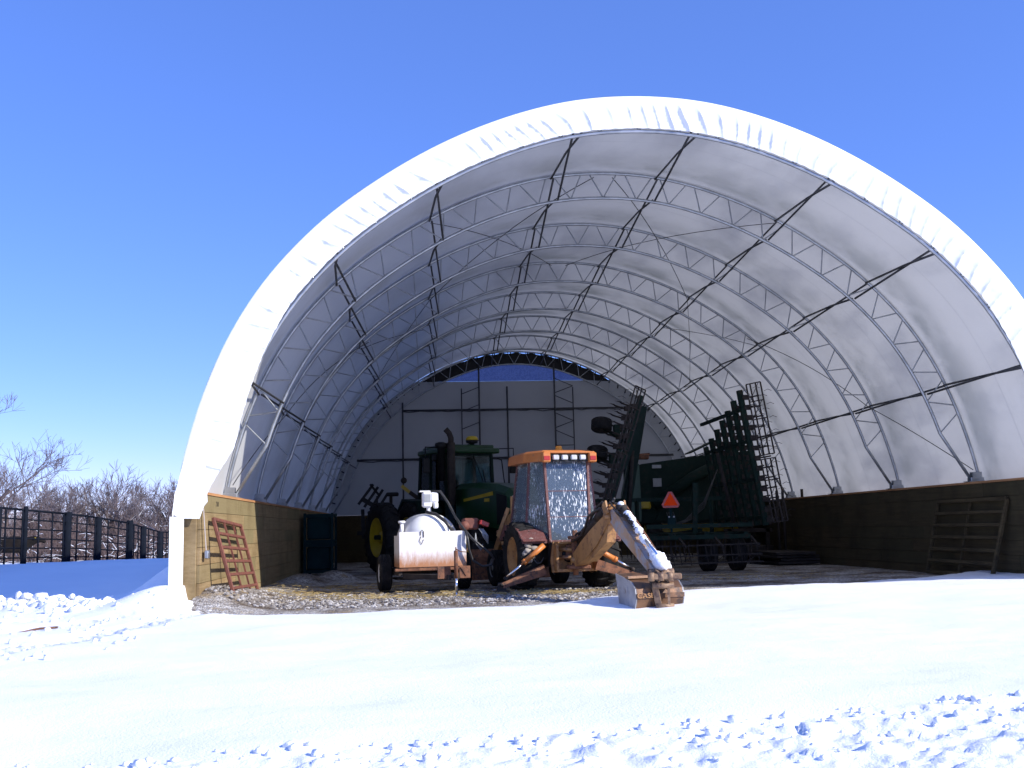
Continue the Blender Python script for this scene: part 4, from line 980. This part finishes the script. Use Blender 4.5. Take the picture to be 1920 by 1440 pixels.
# shanks under the centre section
rest=W_()
for y in(25.4,26.3,27.3,28.3,29.3):
    for k in range(9):
        me=W_() if y<26 else rest; tines(me,(5.15+.34*k+.1*((y*10)%3),y,.86),(0,.15,-1),.55,.02,(0,1,0))
        if y<26: me.build('shank','rustdark',cv)
tag(rest.build('rear_shanks','rustdark',cv),kind='stuff')
# trailing spike harrow behind the centre section
me=W_()
for z,y in((.66,24.95),(.42,24.85),(.24,24.8)): me.beam((5.2,y,z),(8.1,y,z+.02),.035,.035)
for k in range(14): me.tube([(5.25+.21*k,24.9,.68),(5.27+.21*k+.03*(k%2),24.82,.20)],.010,4)
for k in range(4): me.beam((5.3+.9*k,25.4,.86),(5.35+.9*k,24.9,.62),.05,.05)
for k in range(7): me.tube([(5.3+.4*k,24.86,.24),(5.6+.4*k,24.86,.44)],.008,4)
me.build('harrow','rustdark',cv)
# wings
def wing(sg,pb,pt,base_y,ys,nm):
    """pb, pt: bottom and top of the wing in the x,z plane (same for every rank of tines)"""
    pb=Vector(pb);pt=Vector(pt); d=(pt-pb).normalized(); out=Vector((sg*abs(d.z),0,-d.x*sg if sg*d.x<0 else 0)); out=Vector((d.z*sg,0,-d.x*sg)).normalized()
    me=W_(); Lw=(pt-pb).length
    for i,y in enumerate(ys):
        k=1-.055*i if sg>0 else 1-.05*i
        a=Vector((pb.x,y,pb.z));b=Vector((pb.x,y,pb.z))+Vector((d.x,0,d.z))*Lw*k
        me.beam(a,b,.13,.15,(0,1,0),0,.01)
    for t in(.06,.34,.62,.86):
        a=Vector((pb.x,ys[0],pb.z))+Vector((d.x,0,d.z))*Lw*t; b=Vector((pb.x,ys[-1],pb.z))+Vector((d.x,0,d.z))*Lw*t; me.beam(a,b,.09,.09,(d.x,0,d.z))
    w=keep(me.build(nm,'toolbar',cv),cv)
    me=W_(); rr=random.Random(int(9+sg))
    for i,y in enumerate(ys):
        k=1-.055*i if sg>0 else 1-.05*i; n=int(Lw*k/.26)
        for j in range(n):
            a=Vector((pb.x,y,pb.z))+Vector((d.x,0,d.z))*(.12+j*.26+.06*(i%3)); 
            o1=Vector((out.x,0,out.z))
            own=i<(3 if sg>0 else 1); m2=W_() if own else me
            tines(m2,a+Vector((0,-.06,0)),o1+Vector((0,.1,0)),.52,.026,(0,1,0))
            m2.box(a+o1*.10+Vector((0,-.04,0)),(.16,.12,.12))
            if own: m2.build('shank','rustdark',w)
    tag(me.build('rear_shanks','rustdark',w),kind='stuff')
    # harrow section: ladder frame with spring teeth, carried outboard and rearmost
    me=W_(); y0=ys[0]-.55
    for seg in((.02,.47),(.50,1.02)):
        a=Vector((pb.x,y0,pb.z))+Vector((d.x,0,d.z))*Lw*seg[0]; b=Vector((pb.x,y0,pb.z))+Vector((d.x,0,d.z))*Lw*seg[1]
        offs=[(0,.02),(.0,.12),(-.12,.22),(-.2,.32)]
        for dy,q in offs: me.beam(a+out*q+Vector((0,dy,0)),b+out*q+Vector((0,dy,0)),.032,.032)
        n=int((b-a).length/.42)
        for j in range(n+1):
            c=a.lerp(b,j/n); me.beam(c+out*.02,c+out*.32+Vector((0,-.2,0)),.025,.025)
            if j<n:
                c2=a.lerp(b,(j+1)/n); me.tube([c+out*.02,c2+out*.30+Vector((0,-.12,0))],.009,4)
        n=int((b-a).length/.11)
        for j in range(n):
            c=a.lerp(b,j/n)+out*(.16+.14*(j%3)); me.tube([c,c+out*.10+d*.03,c+out*.19-d*.02],.007,4,cap=False)
    me.build('harrow','rustdark',w)
    return w,d,out,Lw
pbR=P(1436,985,25.6);ptR=P(1386,732,25.6)
wing(1,(pbR.x,0,pbR.z),(ptR.x,0,ptR.z),25.6,(25.6,26.25,26.9,27.55,28.2,28.9,29.6),'wing')
pbL=P(1140,960,25.6);ptL=P(1202,742,25.6)
wL=wing(-1,(pbL.x,0,pbL.z),(ptL.x,0,ptL.z),25.6,(25.6,26.6),'wing')[0]
me=W_(); me.beam(P(1172,960,27.2),P(1204,762,27.2),.24,.22,(0,1,0),0,.02); me.beam(P(1166,880,26.6),P(1195,800,26.6),.12,.5,(0,1,0)); me.build('wing_beam','greendark',wL)
for (px,py,Y) in((1128,797,26.4),(1120,850,26.4)):
    wheel(cv,P(px,py,Y),(.12,.25,1.),.27,.32,'rustdark',0,.5,0)
    me=W_(); me.tube([P(px+2,py+4,Y),P(px+22,py+18,Y+.1),P(1172,py+6,26.5)],.045,8); me.box(P(px+28,py+10,Y),(.16,.2,.3),None,0,.02); me.build('wheel_strut','toolbar',cv)
# hydraulic cylinders folding the wings
for (a,b) in ((P(1180,960,27),P(1186,845,27)),(P(1378,985,27.6),P(1345,850,27.6))): me=W_(); me.tube([a,b],.05,8); me.build('wing_cylinder','rustdark',cv)
me=W_(); 
for k in range(4): me.tube([P(1250+4*k,960,26),P(1256+5*k,985,26),P(1285+3*k,975,26.2),P(1320,940+4*k,26.6),P(1345,880,27)],.012,5)
me.tube([P(1265,1000,25.6),P(1268,1030,25.6),P(1285,1040,25.6)],.012,5); me.build('hydraulic_hose','hose',cv)
# slow moving vehicle emblem
c=P(1257,940,25.3)
def tri(rad,cut,y):
    pts=[]
    for k in range(3):
        a=PI/2+k*2*PI/3; v0=Vector((math.cos(a)*rad,0,math.sin(a)*rad)); t=Vector((-math.sin(a),0,math.cos(a))); 
        pts+=[c+v0-t*cut+Vector((0,y,0)),c+v0+t*cut+Vector((0,y,0))]
    return pts
me=W_(); me.prism(tri(.235,.045,0),(0,.008,0)); em=keep(me.build('slow_vehicle_emblem','redlens',cv),cv)
me=W_(); me.prism(tri(.195,.008,-.007),(0,.006,0)); me.build('emblem_centre','red',em)
me=W_(); me.beam(c+Vector((0,.03,-.05)),c+Vector((0,.03,-.75)),.05,.03,(0,1,0)); me.box(c+Vector((.02,.05,-.48)),(.20,.06,.26),None,0,.02); me.build('emblem_bracket','bluegreen',cv)
me=W_(); 
for x in(-.05,.07): me.lathe(c+Vector((x,.01,-.38)),(0,-1,0),[(0,.022),(.02,.022),(.02,0)],10)
me.build('reflector','lamp',cv)

# ------------------------------------------------------------------ combine harvester in the gloom behind the cultivator
cm=thing('combine_harvester','dark green combine harvester body with two small pale panels, behind the cultivator','combine',(9,34,0))
x0=P(1196,900,33).x; x1=P(1425,900,33).x
me=W_(); zt=P(1200,870,33).z; zt2=P(1330,852,33).z
pr=[(x0,1.25),(x0,zt-.05),(x0+.15,zt),(x0+2.4,zt2),(x1-.3,zt2+.1),(x1,zt2-.5),(x1,1.2)]
me.prism([(x,34.2,z) for x,z in pr],(0,2.4,0)); me.prism([(x0+.5,32.97,1.3),(x1-.5,32.97,1.3),(x1-.7,32.97,2.2),(x0+.8,32.97,2.0)],(0,.08,0)); me.build('body','greendark',cm)
me=W_(); me.prism([(x0-.02,33.2,zt-.02),(x0+.0,33.2,1.6),(x0-.02,33.2,1.3),(x0-.45,33.2,1.3),(x0-.42,33.2,2.2),(x0-.2,33.2,zt-.05)],(0,1.2,0)); me.build('side_shield','green',cm)
me=W_(); a=P(1222,878,32.9); me.box(a+Vector((.16,0,.05)),(.30,.03,.11),None,0,.01); a=P(1224,912,32.9); me.box(a+Vector((.15,0,.12)),(.28,.03,.27),None,0,.02); me.build('pale_panel','greyrim',cm)
me=W_(); me.tube([P(1225,948,32.6),P(1300,895,32.6),P(1345,872,32.6)],.19,14); me.build('unloading_auger','greendark',cm)
for sg,x in((1,x0+.5),(1,x1-.5)): wheel(cm,(x,33.6,.75),(1,0,0),.75,.5,'yellow',18,.55,0)
me=W_(); me.beam((x0+.2,34.2,1.0),(x1-.2,34.2,1.0),.4,.4); me.box((P(1200,945,32.3).x,33.2,P(1200,945,32.3).z),(1.0,.5,.30),None,0,.04); me.build('axle','yellow',cm)
me=W_(); me.box(P(1206,857,33.4),(.35,.2,.16),None,0,.03); me.beam(P(1192,853,33.4),P(1218,851,33.4),.06,.06); me.build('rear_lamp','rust',cm)
me=W_(); me.beam(P(1290,850,35),P(1335,828,35),.05,.9,(0,1,0)); me.beam(P(1335,828,35),P(1380,846,35),.05,.9,(0,1,0)); me.build('grain_tank_cover','greendark',cm)

# ------------------------------------------------------------------ old row implement standing behind the tractor
im=thing('row_planter','dark folded planter frame with a yellow-tipped marker arm, behind the tractor tyres','planter',(-1.5,37,0))
me=W_()
Yp=37.
for k in range(4): me.beam(P(672+11*k,946+5*k,Yp),P(700+9*k,908+5*k+ (2 if k==3 else 0),Yp),.09,.08,(0,1,0))
me.beam(P(678,935,Yp),P(707,952,Yp),.16,.14,(0,1,0)); me.beam(P(694,908,Yp),P(712,930,Yp),.08,.08,(0,1,0)); me.beam(P(707,930,Yp),P(708,960,Yp),.06,.06,(0,1,0)); me.beam(P(680,955,Yp),P(682,1010,Yp),.12,.12,(0,1,0))
me.beam(P(670,1000,Yp),P(790,1000,Yp),.14,.14); me.build('frame','black',im)
me=W_(); me.beam(P(753,911,Yp),P(768,923,Yp),.12,.10,(0,1,0)); me.build('marker_tip','yellow',im)
me=W_(); me.beam(P(768,923,Yp),P(795,942,Yp),.14,.12,(0,1,0)); me.lathe(P(757,901,Yp),(.2,-1,0),[(0,.11),(.04,.11),(.05,.06)],16); me.beam(P(795,942,Yp),P(800,1000,Yp),.12,.12,(0,1,0)); me.build('marker_arm','rustdark',im)
st=thing('pedestal_seat','dark round-cornered seat on a single post, seen above the tractor tyre','seat',P(735,1000,36))
me=W_(); me.box(P(736,927,36),(.42,.4,.13),None,0,.05); me.build('cushion','black',st)
me=W_(); me.tube([P(733,930,36),P(733,1040,36)],.055,8); me.build('post','rustdark',st)

# ------------------------------------------------------------------ gates and racks
def gate(name,label,cat,A,B,C_,D_,nh,nv,mat,r=.022,tube=True,uprights=None):
    """A bottom near, B bottom far, C top far, D top near"""
    A,B,C_,D_=map(Vector,(A,B,C_,D_)); g=thing(name,label,cat,A); me=W_()
    n_=(B-A).cross(D_-A).normalized()
    for a,b in((A,B),(B,C_),(C_,D_),(D_,A)): me.beam(a,b,r*2.1,r*2.1,n_,0,r*.4)
    f=keep(me.build('frame',mat,g),g)
    for i in range(1,nh+1):
        t=i/(nh+1); me=W_(); me.beam(A.lerp(D_,t),B.lerp(C_,t),r*1.8,r*1.8,n_,0,r*.3); me.build('rail',mat,g)
    for i in range(1,nv+1):
        t=i/(nv+1); me=W_(); off=n_*.008; me.beam(A.lerp(B,t)+off,D_.lerp(C_,t)+off,r*1.4,r*1.0,n_); me.build('upright',mat,g)
    return g
gate('panel_gate','rust-red steel gate panel leaning on the sunlit timber wall','gate',(-3.12,17.75,.10),(-3.14,20.35,.04),(-3.44,20.0,1.36),(-3.44,17.45,1.46),5,2,'redsteel',.028)
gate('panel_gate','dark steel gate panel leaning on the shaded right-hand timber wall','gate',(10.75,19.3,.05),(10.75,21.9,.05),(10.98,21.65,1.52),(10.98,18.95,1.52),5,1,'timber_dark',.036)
# stacked blue-green crates / mineral feeders against the left wall
fr=thing('feed_rack','dark blue-green two-tier rack standing against the left timber wall','rack',(-3.1,30.5,0))
me=W_(); X0,X1,Y0_,Y1_=-3.38,-2.62,30.0,31.2
for x in(X0,X1):
    for y in(Y0_,Y1_): me.beam((x,y,0),(x,y,1.75),.07,.07,(0,1,0))
for z in(.12,.85,.95,1.68):
    me.beam((X0,Y0_,z),(X1,Y0_,z),.06,.09); me.beam((X0,Y1_,z),(X1,Y1_,z),.06,.09); me.beam((X0,Y0_,z),(X0,Y1_,z),.06,.09); me.beam((X1,Y0_,z),(X1,Y1_,z),.06,.09)
me.build('frame','bluegreen',fr)
for z in(.48,1.32): me=W_(); me.box(((X0+X1)/2,(Y0_+Y1_)/2,z),(X1-X0-.1,1.05,.62),None,0,.03); me.box(((X0+X1)/2,Y0_+.05,z+.28),(.5,.05,.04)); me.build('bin','bluegreen',fr)
pl=thing('sheet_stack','low stack of dark boards and sheets on the floor by the right wall','boards',(10.2,29.5,0))
for k,(x,y,a,l,w_) in enumerate(((10.2,29.6,.05,2.6,1.2),(10.3,29.7,.0,2.8,1.1),(10.1,29.5,.12,2.4,1.25),(10.2,29.55,-.04,2.7,1.1))):
    me=MB(LT(Vector((x,y,0)),a)); me.box((0,0,.06+.085*k),(w_,l,.07)); me.build('board','rustdark',pl)
rk=thing('implement_carrier','dark low implement with an upright frame by the right wall','implement',(9.7,31,0))
me=W_(); me.box((9.9,31.6,.95),(1.5,.12,.12)); me.box((9.9,31.6,1.35),(1.5,.1,.5)); me.box((9.3,31.6,.5),(.12,.12,1.0)); me.box((10.5,31.6,.5),(.12,.12,1.0)); me.box((9.9,32.2,.35),(1.6,1.2,.25),None,0,.03); me.build('frame','rustdark',rk)
for i,(px,t) in enumerate(((1456,920),(1467,921),(1503,917))):
    a=P(px,t,30.5); ip=thing('iron_stake',['dark iron stake nearest the cultivator, leaning up above the right wall','dark iron stake just right of the one nearest the cultivator','dark iron stake standing alone by the foot of an arch on the right wall'][i],'stake',(a.x,30.5,0),'iron stakes by the right wall')
    me=W_(); me.tube([(a.x,30.5,0),(a.x,30.5,a.z)],.045,8); me.build('shaft','rustdark',ip)
# strap and ratchet that tension the skirt
rs=thing('ratchet_strap','pale webbing strap and steel ratchet holding the cover corner to the timber wall','strap',(-3.48,16.9,.93))
me=W_(); xw=-3.47; a=Vector((xw,17.08,.95)); b=Vector((xw-.02,16.92,1.62)); me.beam(a,b,.045,.006,(1,0,0)); me.build('webbing','strap',rs)
me=W_(); me.box((xw+.01,17.10,.90),(.06,.16,.13),None,0,.01); me.tube([(xw+.01,17.03,.93),(xw+.01,17.18,.93)],.035,10); me.build('ratchet','galv',rs)
sbx=thing('loose_stick','brown weathered stick lying on the snow at the left','stick',(-5,13.5,.15))
zz=lambda x,y: float(snowz(np.array([x]),np.array([y]))[0])
me=W_(); pts=[(-5.3,13.4),(-5.1,13.55),(-4.8,13.7),(-4.6,13.75)]; me.tube([(x,y,zz(x,y)+.02) for x,y in pts],.014,6); me.build('wood','rust',sbx)

# ------------------------------------------------------------------ fence
def gz(x,y): return float(snowz(np.array([float(x)]),np.array([float(y)]))[0])
FP_=[(-11.6,21.6),(-11.2,24.6),(-10.75,27.4),(-10.75,27.9+1.4),(-10.7,32.5),(-10.65,35.3),(-10.65,39.0),(-11.0,42.2),(-11.4,46.4),(-11.8,50)]
fn=thing('pipe_fence','black welded pipe stock fence with thick timber posts, running along the snow beside the barn','fence',(FP_[1][0],FP_[1][1],0))
for i,(x,y) in enumerate(FP_):
    z=gz(x,y); me=W_(); me.tube([(x,y,z-.3),(x+.01,y,z+1.53-.05*(i%3))],.115 if i!=3 else .06,10); me.build('post','fence',fn)
for i in range(len(FP_)-1):
    (xa,ya),(xb,yb_)=FP_[i],FP_[i+1]; za,zb=gz(xa,ya),gz(xb,yb_); me=W_()
    for k in range(6):
        h=.16+.255*k; me.tube([(xa-.02,ya,za+h),(xb-.02,yb_,zb+h)],.022 if k<5 else .032,5)
    for t in(.3,.62,.9): me.tube([(xa+(xb-xa)*t,ya+(yb_-ya)*t,za+(zb-za)*t),(xa+(xb-xa)*t,ya+(yb_-ya)*t,za+(zb-za)*t+1.44)],.026,5)
    me.build('panel','fence',fn)
# ------------------------------------------------------------------ cow behind the fence
def cow():
    cp=P(22,1049,46); cx,cy=cp.x,46.; g=gz(cx,cy); r_=thing('cow','black cow standing side-on behind the fence at the far left','cow',(cx,cy,g))
    me=bpy.data.meshes.new('body'); V=[];E_=[];RR=[]
    def a(p,r,par=None):
        V.append(p);RR.append(r)
        if par is not None: E_.append((par,len(V)-1))
        return len(V)-1
    # trunk, tail end at -x, head at +x
    p0=a((-.75,0,1.05),(.24,.28)); p1=a((-.45,0,1.05),(.27,.34),p0); p2=a((-.05,0,1.02),(.30,.38),p1); p3=a((.35,0,1.04),(.27,.36),p2); p4=a((.62,0,1.10),(.20,.27),p3)
    n1=a((.88,0,1.22),(.13,.19),p4); hd=a((1.06,0,1.28),(.11,.12),n1); mz=a((1.30,0,1.14),(.07,.08),hd); mz2=a((1.36,0,1.10),(.065,.065),mz)
    for sy in(-1,1):
        e=a((1.02,sy*.13,1.33),(.035,.03),hd); a((1.0,sy*.22,1.33),(.02,.03),e)
        h1=a((-.72,sy*.16,.80),(.15,.12),p0); h2=a((-.60,sy*.17,.58),(.09,.08),h1); h3=a((-.74,sy*.17,.36),(.055,.05),h2); h4=a((-.70,sy*.17,.08),(.045,.045),h3); a((-.67,sy*.17,.01),(.06,.05),h4)
        f1=a((.45,sy*.15,.76),(.11,.09),p3); f2=a((.46,sy*.16,.44),(.06,.055),f1); f3=a((.45,sy*.16,.10),(.045,.045),f2); a((.47,sy*.16,.01),(.06,.05),f3)
    t1=a((-.98,0,1.12),(.035,.035),p0); t2=a((-1.03,0,.85),(.02,.02),t1); a((-1.02,0,.5),(.035,.035),t2)
    me.from_pydata([Vector(p)*1.0 for p in V],E_,[]); o=bpy.data.objects.new('body',me); COL.objects.link(o); o.parent=r_; me.materials.append(M['cow'])
    sk=o.modifiers.new('skin','SKIN'); sd=o.modifiers.new('sub','SUBSURF'); sd.levels=2; sd.render_levels=2
    for i,r in enumerate(RR): me.skin_vertices[0].data[i].radius=(r[0],r[1])
    me.skin_vertices[0].data[2].use_root=True
    mb=MB(); WLOC[r_.name]=Vector((cx,cy,g))
    mb.T=Matrix.Translation((cx,cy,g)); mb.blob((.46,-.17,.32),(.07,.06,.26),8,.1,3); mb.build('pale_foreleg','cowlight',r_)
    mb=MB(Matrix.Translation((cx,cy,g))); mb.box((1.0,-.20,1.30),(.05,.01,.06)); mb.build('ear_tag','yellow',r_)
    return r_
cow()

# ------------------------------------------------------------------ trees
def tree(label,base,H,spread,seed,twigs,mat_t='twig',group='bare trees beyond the fence',lean=(0,0),name='bare_tree',bushy=False,rmin=.006,snowy=.0):
    rnd=random.Random(seed); t=thing(name,label,'tree',base,group); tk_=MB();cr=MB();sw_=MB(); b0=Vector(base)
    tips=[]
    def grow(p,d,L,r,lev):
        k=4 if lev<2 else 3; pts=[p]; q=p.copy(); dd=d.copy()
        for i in range(k):
            dd=(dd+Vector((rnd.gauss(0,.16),rnd.gauss(0,.16),rnd.gauss(.04,.10)))).normalized(); q=q+dd*L/k; pts.append(q.copy())
        r1=r*.62
        tgt=tk_ if lev<2 else cr
        tgt.tube(pts,max(r,rmin),6 if lev<1 else (4 if lev<3 else 3),max(r1,rmin*.7),cap=False,smooth=False)
        if snowy and lev in (1,2,3) and rnd.random()<snowy and abs(dd.z)<.85: sw_.tube([v+Vector((0,0,r*.8)) for v in pts],max(r,rmin)*1.0,4,max(r1,rmin*.7),cap=False)
        if lev>=twigs or r<rmin*.6: return
        nb=rnd.randint(3,4) if lev<2 else rnd.randint(3,5)
        for i in range(nb):
            f=rnd.uniform(.35,1.0) if lev>0 or bushy else rnd.uniform(.45,1.0); j=min(k-1,int(f*k)); s0=pts[j].lerp(pts[j+1],f*k-j if f<1 else 1)
            a=rnd.uniform(0,2*PI); u=dd.orthogonal().normalized(); v=dd.cross(u); ang=rnd.uniform(.35,.95)*spread
            nd_=(dd*math.cos(ang)+(u*math.cos(a)+v*math.sin(a))*math.sin(ang)+Vector((0,0,.10))).normalized()
            grow(s0,nd_,L*rnd.uniform(.52,.78),r1*rnd.uniform(.55,.85),lev+1)
    nst=rnd.randint(3,5) if bushy else 1
    for i in range(nst):
        a=rnd.uniform(0,2*PI); d=Vector((math.cos(a)*.3*(nst>1)+lean[0],math.sin(a)*.3*(nst>1)+lean[1],1)).normalized()
        grow(b0+Vector((math.cos(a)*.15,math.sin(a)*.15,-.2))*(1 if nst>1 else 1),d,H*.42,H*(.018 if nst>1 else .026),0)
    tk_.build('trunk','bark',t); cr.build('crown',mat_t,t)
    if sw_.v: tag(sw_.build('snow_line','snow',t),'snow lying along the limbs')
    return t
tree('tall bare tree cut off by the left edge, its fine twigs above the fence',(-14.75,36,.3),6.9,1.05,12,6,'twig',lean=(.10,0),rmin=.0055,snowy=.0)
spec=[(-25.6,62,5.2),(-23.6,60,5.9),(-21.9,63,6.0),(-20.4,61,5.6),(-18.9,64,5.9),(-17.6,62,5.5),(-16.4,60,5.0),(-15.2,63,5.4),(-14.1,60,5.4),(-28,60,5.5),(-12.9,63,5.6)]
pos=['behind the fence just right of the big left-edge tree','with the pointed crown above the second fence panel','with the broadest crown among the distant trees','to the right of the broadest distant crown','rising highest near the middle of the distant row','between the middle trees and the barn','low and spreading near the barn','third from the barn corner','second from the barn corner','at the far left of the distant row','closest to the barn corner']
for i,((x,y,h),ps) in enumerate(zip(spec,pos)):
    tree('bare multi-stemmed tree '+ps,(x,y,gz(x,y)),h*1.08,.85,40+i,5,'twig',bushy=True,rmin=.011,snowy=.10)
# tangled brush filling the edge of the wood
me=MB(); rnd=random.Random(5)
for i in range(5200):
    x=rnd.uniform(-31,-11.5); y=rnd.uniform(54,76); zb=gbase(np.array([x]),np.array([y]))[0]+.1
    h=rnd.uniform(.8,3.0)*(.65+.5*mnoise.noise(Vector((x*.35,y*.1,0)))+.3)*(1.25 if y>64 else .85); a=rnd.uniform(0,2*PI); l=rnd.uniform(.1,.7)*h
    p0=Vector((x,y,zb)); p2=p0+Vector((math.cos(a)*l,math.sin(a)*l*.4,h)); p1=p0.lerp(p2,.5)+Vector((rnd.gauss(0,.12),0,.15))
    me.tube([p0,p1,p2],rnd.uniform(.010,.022),3,.006,cap=False,smooth=False)
    for k in range(2):
        s0=p1.lerp(p2,rnd.random()); me.tube([s0,s0+Vector((rnd.gauss(0,.35),rnd.gauss(0,.15),rnd.uniform(.1,.6)))],.009,3,.005,cap=False,smooth=False)
tag(me.build('brush_thicket','brush'),'tangled reddish-brown leafless brush at the edge of the wood behind the fence','brush',kind='stuff')
me=MB()
for i in range(380):
    x=rnd.uniform(-27,-11.8); y=rnd.uniform(52,60); zb=gbase(np.array([x]),np.array([y]))[0]+.1
    p=Vector((x,y,zb+rnd.uniform(.1,2.4)*rnd.random()**.7)); d=Vector((rnd.gauss(0,.35),rnd.gauss(0,.1),rnd.gauss(0,.22)))
    me.tube([p,p+d*.5+Vector((0,0,.05)),p+d],rnd.uniform(.008,.018),4,.006)
tag(me.build('snowy_twigs','snow'),'thin snow lying on branches in the brush','snow',kind='stuff')
